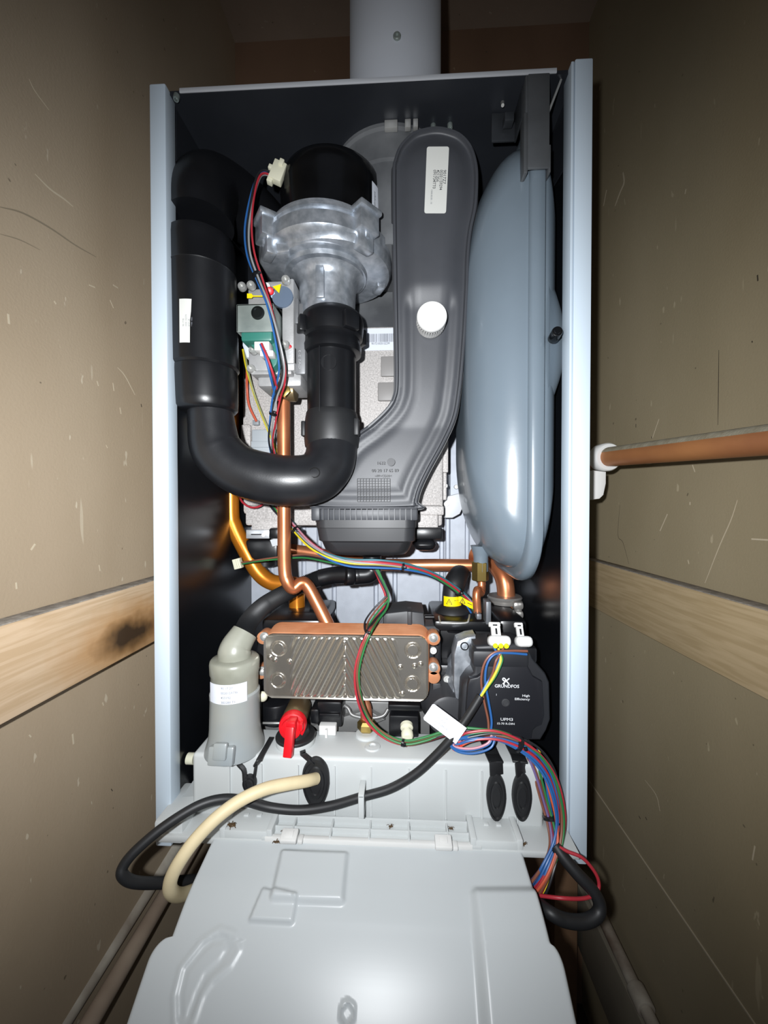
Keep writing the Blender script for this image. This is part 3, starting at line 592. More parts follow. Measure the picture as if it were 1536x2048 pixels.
# ------------------------------------------------------------------ copper pipes in the boiler
def pipe(name, pts, r, m, label, cat='pipe', n=24, sub=8):
    return tag(MB().tube(pts, r, n, sub).build(name, m), label, cat)
pipe('gas_pipe', [p(567, 792, 470), p(567.5, 900, 470), p(568, 1000, 470), p(569, 1130, 470), p(575, 1163, 468), p(587, 1177, 470), p(602, 1166, 474), p(615, 1172, 476), p(635, 1208, 473), p(655, 1248, 468), p(668, 1278, 464)], [8, 8, 8, 8, 8, 7.6, 7.8, 8, 8, 8, 8], copper, 'straight copper gas pipe below the gas valve, kinked at its foot')
pipe('flow_pipe', [p(462, 760, 545), p(462, 900, 545), p(462, 1020, 545), p(468, 1052, 545), p(490, 1098, 545), p(515, 1142, 545), p(540, 1163, 545), p(570, 1168, 545), p(592, 1172, 545), p(594, 1200, 545), p(594, 1245, 545)], 11.4, copper_o, 'thick orange lacquered copper pipe running down the left side')
pipe('cross_pipe', [p(575, 1098, 592), p(650, 1110, 590), p(740, 1127, 585), p(800, 1130, 580), p(880, 1130, 575), p(975, 1131, 570)], 9.2, copper, 'horizontal copper pipe crossing below the duct')
pipe('return_elbow', [p(945, 1105, 585), p(975, 1118, 572), p(998, 1140, 555), p(1010, 1168, 545), p(1013, 1215, 542)], 12.2, copper, 'thick curved copper elbow under the grey vessel')
t = thing('vessel_connector', 'brass nut and thin copper pipe under the vessel neck', 'fitting', (X(962, 490), 490, Z(1225, 490)))
MB().lathe((X(961, 490), 490, Z(1160, 490)), (0, 0, 1), [(9, 0), (10.6, 1.2), (10.6, Z(1122, 490)-Z(1160, 490)-1), (9, Z(1122, 490)-Z(1160, 490))], 6).build('nut', brass, t, 20)
MB().tube([p(963, 1158, 490), p(963, 1175, 488), p(961, 1186, 482), p(955, 1180, 474), p(953, 1195, 470), p(955, 1225, 470)], 5, 16, 8).build('tail_pipe', copper, t)
# ------------------------------------------------------------------ hydraulics (right)
t = thing('hydraulic_block', 'black plastic hydraulic block behind pump and plate exchanger', 'hydraulic block', p(900, 1440, 520))
b = MB(); H = 468
b.bx(X(870, H), X(1055, H), H+14, 590, Z(1330, H), Z(1248, H), 5); b.bx(X(868, H), X(985, H), H-6, 560, Z(1258, H), Z(1238, H), 3); b.bx(X(860, H), X(960, H), H-4, 580, Z(1480, H), Z(1325, H), 6)
b.bx(X(995, H), X(1050, H), H-12, 560, Z(1300, H), Z(1232, H), 5); b.bx(X(868, H), X(882, H), H-6, H, Z(1420, H), Z(1270, H), 2)
b.cyl(p(905, 1255, 505), p(905, 1222, 505), 25, n=32, bev=2)
b.build('body', black_p, t)
b = MB(); b.bx(X(522, 480), X(640, 480), 480, 590, Z(1268, 480), Z(1243, 480), 4); b.cyl(p(594, 1262, 545), p(594, 1225, 545), 19, n=28, bev=2); b.bx(X(575, 520), X(625, 520), 510, 560, Z(1245, 520), Z(1225, 520), 3); b.bx(X(515, 470), X(545, 470), 462, 570, Z(1400, 470), Z(1268, 470), 4); b.bx(X(620, 535), X(640, 535), 530, 560, Z(1250, 540), Z(1205, 540), 3); b.build('left_manifold', black_p, t)
b = MB(); c = p(868, 1395, 440); b.lathe(p(872, 1370, 490), p(892, 1424, 432)-p(872, 1370, 490), [(27, 0), (27, 30), (25, 40), (22, 52), (22, 66), (19, 68)], 40); b.box(p(872, 1370, 452), (10, 22, 14), None, 2); b.build('valve_actuator', dark_p, t)
a0 = p(890, 1420, 434); d = (p(892, 1424, 432)-p(872, 1370, 490)).normalized(); b = MB().lathe(a0, d, [(17.5, -2), (17.5, 4), (15, 5.5), (.1, 6)], 36); lab(b.build('actuator_disc', mat('grey_disc', '#a1a59b', .3, .3), t), 'shiny grey end disc')
each('screw', ((893, 1357, 455), (866, 1300, 455)), lambda b, q: b.screw(p(*q), (0, -1, .2), 4.5, 5), steel, t)
b = MB(); b.tube([p(878, 1233, 480), p(880, 1243, 462), p(886, 1246, 458), p(930, 1246, 458), p(937, 1240, 462), p(939, 1230, 480)], 1.2, 10, 4); lab(b.build('spring_clip', steel, t), 'bent steel wire clip')
b = MB(); b.bx(X(952, 462), X(962, 462), 455, 468, Z(1234, 462), Z(1223, 462), 1); b.bx(X(968, 470), X(978, 470), 456, 475, Z(1240, 470), Z(1196, 470), 1); b.build('slide_plate', mat('slide_grey', '#6b6e73', .45, .4), t)
# flow sensor
t = thing('flow_sensor', 'dark grey sensor housing above the plate exchanger', 'sensor', p(815, 1260, 470))
b = MB(); b.prism([p(766, 1228, 462), p(776, 1226, 462), p(812, 1222, 462), p(848, 1226, 462), p(850, 1252, 462), p(880, 1252, 462), p(880, 1270, 462), p(766, 1262, 462)], (0, 50, 0), 3); b.bx(X(815, 460), X(824, 460), 457, 480, Z(1250, 460), Z(1222, 460), 1); b.build('housing', dark_p, t)
b = MB(); b.cyl(p(850, 1234, 470), p(868, 1234, 470), 2.4, n=12); b.build('pin', black_p, t)
# rubber boot
t = thing('rubber_boot', 'black rubber boot hose with yellow warning bands', 'hose', p(906, 1225, 505))
b = MB().tube([p(904, 1222, 505), p(904, 1205, 505), p(905, 1185, 507), p(910, 1165, 512), p(917, 1150, 530), p(922, 1147, 560)], [13, 13, 13, 14, 13, 12], 28, 6); b.lathe((X(905, 505), 505, Z(1232, 505)), (0, 0, 1), [(24, 0), (23, 8), (17, 14), (13, 17)], 32); b.build('boot', black_r, t)
bx_, bz_ = X(904, 505), Z(1203, 492)
fn = cyl_fn(bx_, 505, 13.2, 0, bz_); bl = lab(patch(MB(), fn, 26, 13, 14).build('warning_band', yellow_p, t), 'yellow warning band')
def tri(fn, par):
    b = MB()
    for A, B in (((-3.5, -3), (3.5, -3)), ((3.5, -3), (0, 3.6)), ((0, 3.6), (-3.5, -3)), ((0, -1.6), (0, 1.4))):
        b.tube([fn(*A), fn(*B)], .35, 6, 0)
    b.build('warning_symbol', ink, par)
f2 = cyl_fn(bx_, 505, 13.2, 0, bz_, .3); tri(lambda a, c: f2(a-5, c), bl)
b = MB(); b.tube([f2(1.5, 2), f2(8, 2)], .4, 6, 0); b.build('dash', ink, bl)
b = MB().prism([p(917, 1191, 480), p(948, 1207, 484), p(949, 1219, 484), p(940, 1216, 483), p(917, 1203, 480)], (0, .5, 0)); bl = lab(b.build('warning_flag', yellow_p, t), 'loose yellow warning flag')
tri(lambda a, c: p(925, 1202, 479.3)+V(.9*a, 0, .9*c-.1*a), bl)
b = MB(); b.tube([p(935, 1206, 480.5), p(944, 1210, 481.5)], .4, 6, 0); b.build('dash', ink, bl)
# pipe clamp
t = thing('pipe_clamp', 'steel band clamp round the foot of the copper elbow', 'clamp', (X(1012, 540), 540, Z(1240, 540)))
cx, cy = X(1010, 540), 540
b = MB().lathe((cx, cy, Z(1212, 515)), (0, 0, 1), [(20, 0), (23, .5), (23.5, 3), (22, 4), (23.5, 8), (22, 10), (15, 10)], 40); b.build('band', mat('clamp_steel', '#9c9995', .33, .55), t)
MB().lathe((cx, cy, Z(1240, 515)), (0, 0, 1), [(20, 0), (22, 1), (22, 12), (19, 13)], 40).build('lower_ring', mat('ring_dark', '#55585a', .35, .7), t)
b = MB()
for c in ((1034, 1210), (1034, 1228)): b.box(p(c[0]+1, c[1], 518), (14, 14, 11), None, 4)
b.cyl(p(1036, 1203, 518), p(1036, 1240, 518), 5); b.build('lug', MATS['clamp_steel'], t); MB().cyl(p(1026, 1110, 590), p(1026, 1200, 545), 1.4, n=8).build('rod', mat('rod_grey', '#7b7e82', .4, .5), t)
# ------------------------------------------------------------------ circulation pump
t = thing('circulation_pump', 'black and silver circulation pump at the lower right', 'pump', p(1000, 1480, 430))
PY = 404
b = MB(); c = p(990, 1378, 450); b.lathe((c.x-4, 462, c.z), (0, -1, 0), [(50, -18), (53, -16), (53, 0), (51, 6), (51, 14), (46, 24)], 56)
b.prism([p(a, c, 426) for a, c in ((915, 1283), (935, 1275), (952, 1272), (956, 1330), (926, 1352), (924, 1395), (914, 1410), (907, 1370), (908, 1310))], (0, 22, 0), 2); b.build('motor_housing', alu, t)
b = MB().lathe(p(929, 1292, 426), (0, -1, 0), [(4.6, -3), (4.6, 1), (3.4, 1), (3.4, -1), (.1, -1)], 20); lab(b.build('socket_screw', black_p, t), 'dark socket screw')
ob = [(950, 1292), (1040, 1288), (1056, 1296), (1066, 1318), (1092, 1348), (1100, 1366), (1102, 1440), (1094, 1462), (1082, 1482), (930, 1482), (921, 1455), (924, 1400), (926, 1372), (938, 1354), (948, 1346), (950, 1318)]
b = MB().prism([p(a, c, PY) for a, c in ob], (0, 38, 0), 3.5, 3); b.bx(X(945, 402), X(1058, 402), 398, 425, Z(1330, 402), Z(1296, 402), 4); b.build('control_box', mat('pump_black', '#242529', .5, var=.1), t)
of = [(969, 1331), (1054, 1331), (1060, 1340), (1066, 1353), (1078, 1360), (1085, 1364), (1089, 1430), (1084, 1450), (1072, 1455), (1066, 1461), (1063, 1478), (938, 1478), (932, 1424), (936, 1370), (940, 1358), (955, 1355), (963, 1349)]
fp = MB().prism([p(a, c, 399) for a, c in of], (0, 8, 0), 1.6).build('face_plate', mat('pump_face', '#1c1d22', .42), t); lab(fp, 'black printed face plate')
pf_ = lambda px, py: plane_fn(p(px, py, 399), (1, 0, 0), (0, 0, 1))
text('GRUNDFOS', 4.6, pf_(989, 1374.5), 'lettering', print_w, fp, bold=.08, sx=1.02)
text('High', 3.3, pf_(1059.5, 1393.5), 'lettering', print_w, fp, 'RIGHT', bold=.03, sx=1.25); text('Efficiency', 3.3, pf_(1059.5, 1400.5), 'lettering', print_w, fp, 'RIGHT', bold=.03, sx=1.25)
text('UPM3', 4.2, pf_(1000.5, 1441), 'lettering', print_w, fp, bold=.03, sx=1.25); text('15-70 R-DIN', 2.9, pf_(993, 1448.5), 'lettering', print_w, fp, bold=.02, sx=1.2)
text('I', 3, pf_(992, 1391), 'lettering', print_w, fp)
b = MB(); o = p(1012, 1362, 398.7)
for s_ in ([(-5.5, 4), (-3, 4.6), (-.5, 2), (1, -.5), (5, -5)], [(5.5, 4.5), (1.5, 1), (-1.5, -1.5), (-5, -5), (-2, -4.6)], [(-5.5, 4), (-5, 1.8), (-2.8, 0), (-.5, .8)]):
    b.tube([o+V(a*.62, 0, c*.62) for a, c in s_], .62, 8, 4)
for v in b.bm.verts: v.co.y = o.y+(v.co.y-o.y)*.1
b.build('emblem', print_w, fp)
c = p(1011, 1405, 399); MB().lathe(c, (0, -1, 0), [(4, -1), (4, .6), (3, .8), (2.6, .2), (.1, .2)], 24).build('centre_screw', dark_p, fp)
b = MB(); b.bx(X(980, 420), X(1022, 420), 408, 436, Z(1300, 420), Z(1272, 420), 3); b.bx(X(1030, 420), X(1068, 420), 406, 436, Z(1312, 420), Z(1282, 420), 3); b.build('socket', black_p, t)
def plug(name, px, py, Yv, wide, label, pins):
    t = thing(name, label, 'plug', p(px, py+12, Yv))
    b = MB(); c = p(px, py, Yv); b.box(c, (wide, 15, 11), Euler((-.35, 0, 0)).to_matrix(), 4.5, 3); b.box(c+V(-2, 6, 8), (wide*.42, 5, 14), Euler((-.5, 0, 0)).to_matrix(), 1)
    b.box(c+V(-3, 8, 14.5), (wide*.52, 5, 5), Euler((-.5, 0, 0)).to_matrix(), 1.2); b.build('housing', white_p, t)
    b = MB(); b.box(c+V(-3, 5.3, 15), (wide*.2, 1.2, 1.2)); b.box(c+V(-2, 3.4, 9), (1.8, 1.2, 6), Euler((-.5, 0, 0)).to_matrix()); b.build('slot', black_p, t)
    if pins:
        for k in (-1, 0, 1): lab(MB().cyl(c+V(k*5.5, -5, -1.5), c+V(k*5.5, -8.6, -2.5), 2.5, n=14).build('seal', mat('pin_seal', '#cfd422', .5), t), 'yellow wire seal')
    return t
plug('power_plug', 998, 1282, 402, 23, 'white three-pin plug with yellow seals on the black pump', True)
plug('signal_plug', 1047, 1283, 404, 17, 'white blank plug on the pump beside the three-pin plug', False)
# ------------------------------------------------------------------ plate heat exchanger
t = thing('plate_heat_exchanger', 'ribbed stainless plate heat exchanger with copper edges', 'heat exchanger', p(690, 1402, 440))
EY = 425; ex0, ex1, ez0, ez1 = X(526, EY), X(857, EY), Z(1402, EY), Z(1273, EY)
def erow(d, y, r=11): return rrect(ex0-d, ex1+d, ez0-d, ez1+d, r+d, y, 8)
b = MB(); rs = []
for k in range(11):
    y = EY+5+k*2.7; rs += [erow(.5+.25*k, y), erow(1.3+.25*k, y+1.2), erow(1.3+.25*k, y+2), erow(.4+.25*k, y+2.2)]
b.rings(rs)
for cx_, cz_ in ((528, 1274), (867, 1276), (867, 1335), (524, 1343), (867, 1352)):
    c = p(cx_, cz_, EY+10); b.cyl(V(c.x, EY+6, c.z), V(c.x, EY+22, c.z), 7.4, n=28, bev=1)
b.build('copper_stack', mat('copper_stack', '#dd9c74', .45, .4, col2='#c98258', vs_=30), t, 30)
def plate():
    b2 = bmesh.new(); nx, nz = 330, 110; W, Hh = ex1-ex0, ez1-ez0; g = {}
    c0 = X(690, EY); lam = 15.0
    ports = [(X(556, EY), Z(1301, EY)), (X(555, EY), Z(1366, EY)), (X(826, EY), Z(1300, EY)), (X(825, EY), Z(1367, EY))]
    dots = [(X(688, EY), Z(q, EY)) for q in (1287, 1316, 1345, 1374)]+[(X(q[0], EY), Z(q[1], EY)) for q in ((577, 1328), (548, 1325), (538, 1320), (801, 1335), (805, 1388), (830, 1332), (842, 1328))]
    for j in range(nz+1):
        for i in range(nx+1):
            x = ex0+W*i/nx; z = ez0+Hh*j/nz
            u = abs(x-c0)/.5+(z-ez0)
            h = 2.4*abs(math.cos(PI*u/17.5))**.75-1.4
            # fade to flat at the port ends and rim
            e = min(x-ex0, ex1-x); rim = min(e, z-ez0, ez1-z)
            tl = 30 if x < c0 else 27+(z-ez0)*.1
            k = max(0, min(1, (e-tl)/6)); k *= max(0, min(1, (rim-2.0)/2.5)); h *= k; h += .25
            for q in ports:
                d = math.hypot(x-q[0], z-q[1])
                if d < 9.5: h += (1.6 if d < 6 else 1.6*max(0, 1-(d-6)/2))-(.9 if 6.6 < d < 9 else 0)
            for q in dots:
                d = math.hypot(x-q[0], z-q[1])
                if d < 3: h = max(h, 1.6*math.cos(d/3*PI/2)+.3)
            h += .9*max(0, 1-rim/2.2)
            g[i, j] = b2.verts.new((x, EY+1-h, z))
    for j in range(nz):
        for i in range(nx):
            q = [g[i, j], g[i+1, j], g[i+1, j+1], g[i, j+1]]
            m_ = sum((v.co for v in q), V(0, 0, 0))/4; r = 11
            dx = max(ex0+r-m_.x, m_.x-(ex1-r), 0); dz_ = max(ez0+r-m_.z, m_.z-(ez1-r), 0)
            if math.hypot(dx, dz_) < r: b2.faces.new(q)
    loose = [v for v in b2.verts if not v.link_faces]; bmesh.ops.delete(b2, geom=loose, context='VERTS')
    m = MB(); m._add(b2); return m
b = plate(); b.rings([erow(.0, EY+.4), erow(.3, EY+3)], False, False); b.build('front_plate', steel_w, t, 60)
for cx_, cz_ in ((528, 1274), (867, 1276), (867, 1335), (524, 1343)):
    c = p(cx_, cz_, EY+4); b = MB().lathe(V(c.x, EY+6, c.z), (0, -1, 0), [(5.2, 0), (5.2, 1.5), (3.6, 1.6), (3.6, 4), (2.2, 5.2), (.1, 5.4)], 20)
    lab(b.build('bolt', steel, t), 'shiny dome-headed bolt')
b = MB().ball(p(525, 1393, EY+6), 6, (1, .7, 1)); lab(b.build('corner_foot', cream_p, t), 'cream plastic foot')
# stamped carrier plate below
t = thing('carrier_plate', 'stamped grey metal carrier below the plate heat exchanger', 'bracket', p(700, 1480, 470))
b = MB(); b.bx(X(520, 470), X(860, 470), 466, 472, Z(1478, 470), Z(1402, 470), 1.5); b.prism([p(618, 1455, 455), p(735, 1420, 455), p(770, 1440, 455), p(665, 1482, 455)], (0, 8, 0), 1)
b.tube([p(675, 1404, 460), p(695, 1415, 455), p(705, 1430, 452), p(735, 1436, 450), p(765, 1432, 452), p(776, 1418, 455)], 2.2, 10, 5); b.build('plate', mat('carrier_metal', '#8f8f8e', .4, .5, var=.15, vs_=30), t)
b = MB(); b.bx(X(634, 440), X(684, 440), 436, 466, Z(1455, 440), Z(1404, 440), 3); b.bx(X(622, 440), X(640, 440), 432, 460, Z(1446, 440), Z(1416, 440), 3); b.bx(X(638, 436), X(680, 436), 432, 440, Z(1436, 436), Z(1428, 436), 1.5); b.build('clip_block', black_p, t); MB().tube([p(524, 1446, 440), p(545, 1446, 436), p(575, 1446, 438)], 1.2, 8, 3).build('retaining_wire', steel, t); MB().cyl(p(552, 1440, 455), p(552, 1400, 455), 17, n=28, bev=2).build('hose_socket', black_p, t)
t = thing('filling_pipe', 'short red copper pipe with brass nut below the plate exchanger', 'pipe', p(733, 1470, 440))
MB().tube([p(727, 1402, 448), p(732, 1420, 444), p(733, 1458, 436)], 6.8, 20, 5).build('tube', copper_d, t)
b = MB().lathe(V(X(733, 436), 436, -256.5), (0, 0, 1), [(8, 0), (10.8, 2.5), (10.8, 9), (8, 12)], 6); lab(b.build('nut', brass, t, 20), 'brass nut')
# sensor box with cream knob
t = thing('pressure_sensor', 'black sensor box with cream knob below the plate exchanger', 'sensor', p(810, 1478, 430))
b = MB(); b.bx(X(778, 430), X(838, 430), 430, 462, Z(1478, 430), Z(1432, 430), 2); b.bx(X(776, 430), X(842, 430), 432, 465, Z(1425, 430), Z(1412, 430), 2); b.build('box', black_p, t)
b = MB().lathe(p(813, 1450, 430), V(.06, -1, -.35), [(7, 0), (7, 4), (4, 5), (4, 9), (6.5, 10), (6.5, 15), (5, 17), (.1, 17.5)], 28); lab(b.build('knob', cream_p, t), 'cream round knob')
zT_ = -259.5
# ------------------------------------------------------------------ red drain tap
t = thing('drain_tap', 'bright red tap handle on a brass valve', 'tap', p(588, 1478, 420))
d = p(584, 1452, 405)-p(600, 1412, 450)
MB().lathe(p(600, 1410, 452), d, [(13, 0), (13.5, 2), (13.5, 33), (12.5, 36)], 36).build('valve_body', brass_d, t)
b = MB().lathe(p(587, 1447, 412), d, [(12, -3), (14.6, -1), (14.8, 4), (14, 8), (11, 9), (10.5, 13), (6, 15), (.1, 15)], 36)
a0, a1 = p(582, 1452, 394), p(576, 1514, 386)
b.box((a0+a1)/2, (9, 8, (a1-a0).length), (a1-a0).to_track_quat('Z', 'Y').to_matrix(), 1.2); b.box(a0+V(0, 5, -1), (10, 14, 12), None, 2); b.box(a0+V(9, 8, -4), (4, 8, 8), None, 1); b.build('handle', red_p, t)
b = MB().lathe(V(X(590, 415), 415, zT_+6.5), (0, 0, 1), [(21.5, 0), (21.8, 1.5), (21, 3), (15, 3.5), (14, 10)], 40); b.build('seal_ring', black_r, t)
# ------------------------------------------------------------------ condensate trap
TX, TY = X(468, 405), 405
t = thing('condensate_trap', 'translucent grey condensate trap bottle at the lower left', 'trap', (TX, TY, -262))
zt = lambda y: Z(y, 405)
b = MB().lathe((TX, TY, 0), (0, 0, 1), [(31, -261), (30.5, -258), (28, -250), (26.6, -243), (26, -236), (25.2, zt(1400)), (25.6, zt(1397)), (25.6, zt(1388)), (24.6, zt(1386)), (24.2, zt(1384))], 56); b.build('bottle', trap_b, t)
b = MB().lathe((TX, TY, 0), (0, 0, 1), [(24, zt(1386)), (24.2, zt(1352)), (25.2, zt(1348)), (25.6, zt(1330)), (25, zt(1324)), (23.5, zt(1321)), (17, zt(1319))], 56); b.build('cap', trap_t, t)
MB().tube([V(TX, TY, zt(1326)), V(TX, TY, zt(1310)), p(474, 1290, 408), p(490, 1264, 416)], [17, 17.2, 16, 14], 36, 8).build('neck', trap_t, t)
b = MB(); c = V(TX-1, TY-29, -251); b.box(c, (26, 8, 18), Euler((-.25, 0, 0)).to_matrix(), 2); b.box(c+V(0, -3, 6), (14, 6, 16), Euler((-.25, 0, 0)).to_matrix(), 2); b.build('latch', trap_b, t)
fn = cyl_fn(TX, TY, 25.8, math.radians(4), zt(1374)); lb_ = lab(patch(MB(), fn, 42, 20, 20).build('sticker', paper_b, t), 'white printed wrap label')
f2 = cyl_fn(TX, TY, 25.8, math.radians(4), zt(1374), .45); text('90 17 27\n0020159736\n453192\n383280 T1', 3.3, lambda a, c: f2(a-5, c+5.4), 'lettering', ink_g, lb_, ls=1.45, bold=.015)
t = thing('condensate_hose', 'black corrugated hose rising from the condensate trap', 'hose', p(600, 1170, 460))
b = MB(); P = smooth([p(486, 1268, 416), p(500, 1240, 430), p(530, 1210, 460), p(575, 1184, 490), p(620, 1163, 502), p(652, 1153, 504)], 30); b.tube(P, 9.6, 20, 0, rib=1.5); b.build('corrugated_hose', black_r, t, 20)
MB().tube([p(640, 1156, 504), p(665, 1151, 504), p(700, 1149, 500)], 11.4, 24, 6).build('smooth_end', black_p, t)
b = MB(); b.cyl(p(690, 1151, 490), p(706, 1151, 494), 13, n=28, bev=1.5); b.cyl(p(708, 1151, 494), p(722, 1150, 497), 12, n=28, bev=1); b.tube([p(718, 1150, 496), p(736, 1148, 498), p(744, 1138, 500), p(744, 1112, 500)], 12, 24, 6); b.build('elbow', black_p, t)
# ------------------------------------------------------------------ control box base (tray)
t = thing('plastic_tray', 'pale grey plastic tray along the boiler foot', 'tray', (-37, 400, -340))
TF = 390; zT, zB = -259.5, -317.5; tx0, tx1 = X(380, TF), X(1092, TF)
b = MB(); b.bx(tx0, tx1, TF, 440, zB-8, zT, 4, 3)
b.bx(-243, 165, 361, 400, -329, -322.5, 1.5); b.bx(-246, tx0+4, 365, 420, -334, -312, 2.5)
b.cyl(V(X(590, 415), 415, zT-1), V(X(590, 415), 415, zT+7), 21, n=36, bev=1)
b.lathe((X(745, 410), 410, zT), (0, 0, 1), [(9, -1), (8, 1.5), (4, 2), (3, .5), (.1, .5)], 28)
b.lathe((X(733, 432), 432, zT), (0, 0, 1), [(13, -1), (12.5, 2), (11, 3), (8, 3)], 28)
b.prism([V(tx0, TF+4, zB), V(tx0-24, TF-6, -323), V(tx0-24, TF+40, -323), V(tx0, TF+40, -285)], (1.5, 0, 0))
b.build('shell', tray_grey, t)
rx = [X(q, 388) for q in (455, 520, 594, 668, 742, 818, 893, 966, 1038)]
for x in rx:
    b = MB(); b.bx(x-.7, x+.7, TF-2.2, TF+1, zB-2, zT-8); (abs(x-X(742, 388)) < 95) and b.bx(x-.8, x+.8, 362.6, TF, -323, -316.5, .3); b.build('rib', tray_grey, t)
for y, z1 in ((384, -315.5), (373, -317.5), (362, -320)):
    b = MB(); b.bx(X(530, 375), X(960, 375), y-.8, y+.8, -323, z1, .3); b.build('cross_rib', tray_grey, t)
for a, c in ((452, 540), (948, 1035)):
    b = MB(); b.bx(X(a, 372), X(c, 372), 362, 390, -324, -315, 1.5); b.bx(X(a, 372)-4, X(a, 372)+2, 362, 392, -324, -313, 1); b.bx(X(c, 372)-2, X(c, 372)+4, 362, 392, -324, -313, 1)
    for q in (.35, .65): b.box((X(a, 372)+(X(c, 372)-X(a, 372))*q, 381, -314.5), (5, 4, 1.5), None, .5)
    b.build('hinge_plate', tray_grey, t)
b = MB(); b.bx(X(716, 370), X(728, 370), 368, 371.5, -304, Z(1592, 370), 1); b.bx(X(716, 370), X(728, 370), 369, 391, -304, -301, .6); b.bx(X(716, 370), X(728, 370), 368, 389, Z(1592, 370)-2, Z(1590, 370), .6); b.build('cable_hook', tray_grey, t)
b = MB(); b.bx(X(638, 432), X(672, 432), 428, 440, zT, Z(1452, 432), 1.2); b.bx(X(652, 432), X(656, 432), 424, 430, zT, Z(1458, 430)); lab(b.build('latch', white_p, t), 'white upright latch')
b = MB(); b.cyl(V(X(386, 420), 420, -285), V(X(372, 420), 420, -285), 6); lab(b.build('side_plug', cream_p, t), 'small cream side plug')
# ------------------------------------------------------------------ lid
t = thing('control_box', 'large pale grey control box lid folded down in front', 'lid', (-35, 310, -420))
PRO = [(362, -323.5), (320, -335), (292, -353), (264, -374.5), (230, -404)]
NS = len(PRO)-1
seglen = [math.hypot(PRO[i+1][0]-PRO[i][0], PRO[i+1][1]-PRO[i][1]) for i in range(NS)]
CUM = [sum(seglen[:i]) for i in range(NS+1)]; STOT = CUM[-1]
def prof0(s):
    i = 0
    while i < NS-1 and s > CUM[i+1]: i += 1
    u = (s-CUM[i])/seglen[i]; A, B = PRO[i], PRO[i+1]; return A[0]+(B[0]-A[0])*u, A[1]+(B[1]-A[1])*u
def prof(s):
    q = [prof0(max(0, min(STOT, s+d))) for d in (-12, -8, -4, 0, 4, 8, 12)]
    if s < 13 or s > STOT-13: return prof0(s)
    return sum(a for a, c in q)/7, sum(c for a, c in q)/7
def prof_n(s):
    a, c = prof(max(0, s-1)), prof(min(STOT, s+1)); ty, tz = c[0]-a[0], c[1]-a[1]; l = math.hypot(ty, tz); return (tz/l, -ty/l)
def lidpt(px, py):
    d = p(px, py, 1.0); k = d.z
    for i in range(NS):
        (y0, z0), (y1, z1) = PRO[i], PRO[i+1]; m_ = (z1-z0)/(y1-y0)
        y = (z0-m_*y0)/(k-m_)
        if min(y0, y1)-.01 <= y <= max(y0, y1)+.01: return d.x*y, CUM[i]+math.hypot(y-y0, k*y-z0)
    return d.x*340, 0
def poly_sd(x, s, P):
    ins = False; dm = 1e9; n = len(P)
    for i in range(n):
        (x0, y0), (x1, y1) = P[i], P[(i+1) % n]
        if (y0 > s) != (y1 > s) and x < (x1-x0)*(s-y0)/(y1-y0)+x0: ins = not ins
        L2 = (x1-x0)**2+(y1-y0)**2; u = max(0, min(1, ((x-x0)*(x1-x0)+(s-y0)*(y1-y0))/L2)) if L2 else 0
        dm = min(dm, math.hypot(x-x0-u*(x1-x0), s-y0-u*(y1-y0)))
    return dm if ins else -dm
pads = [([lidpt(*q) for q in ((567, 1708), (690, 1712), (682, 1799), (548, 1795))], 4.5, 4), ([lidpt(*q) for q in ((527, 1781), (592, 1795), (583, 1842), (503, 1838))], 3.2, 2.5)]
rst = [lidpt(*q) for q in ((958, 1796), (1085, 1790), (1150, 2047), (975, 2047))]; rst[1] = (rst[1][0]+40, rst[1][1]); rst[2] = (rst[2][0]+60, STOT+5); rst[3] = (rst[3][0], STOT+5)
kid = [lidpt(*q) for q in ((405, 1880), (440, 1858), (470, 1868), (478, 1900), (460, 1930), (425, 1960), (405, 1990), (385, 2047), (350, 2047), (348, 1990), (362, 1935))]
kid2 = [lidpt(*q) for q in ((408, 1897), (425, 1882), (448, 1880), (456, 1900), (440, 1925), (412, 1950), (395, 1985), (372, 2047), (360, 2047), (360, 1990), (372, 1940))]
ssc = lidpt(695, 2026)
sL = lidpt(345, 1862)[1]
xA0, xA1 = lidpt(418, 1692)[0], lidpt(1048, 1712)[0]; xB0, xB1 = lidpt(345, 1862)[0], lidpt(1092, 1858)[0]; xC0, xC1 = lidpt(250, 2047)[0], lidpt(1150, 2047)[0]
s0L, s1L = lidpt(345, 1872)[1], lidpt(300, 1925)[1]; s0R, s1R = lidpt(1092, 1890)[1], lidpt(1130, 1945)[1]
def ss(a): a = max(0, min(1, a)); return math.sqrt(1-(1-a)**2)
def lid_x(s):
    f = min(1, s/s0L); xl = xA0+(xB0-xA0)*f; xl += (xC0-xB0)*ss((s-s0L)/(s1L-s0L)) if s > s0L else 0
    f = min(1, s/s0R); xr = xA1+(xB1-xA1)*f; xr += (xC1-xB1)*ss((s-s0R)/(s1R-s0R)) if s > s0R else 0
    return xl, xr
def lid_h(x, s):
    h = 0
    for P, H_, w_ in pads: h += H_*max(0, min(1, (poly_sd(x, s, P)+w_)/w_/1.0))
    q_ = max(0, min(1, (poly_sd(x, s, rst)+9)/9)); h += 7*q_*q_*(3-2*q_)
    d = poly_sd(x, s, kid)
    if abs(d) < 3: h += .8*math.cos(d/3*PI/2)
    d = poly_sd(x, s, kid2)
    if abs(d) < 3: h -= .7*math.cos(d/3*PI/2)
    d = math.hypot(x-ssc[0], s-ssc[1])
    if d < 6: h += (.9 if d > 4 else -.6)
    return h
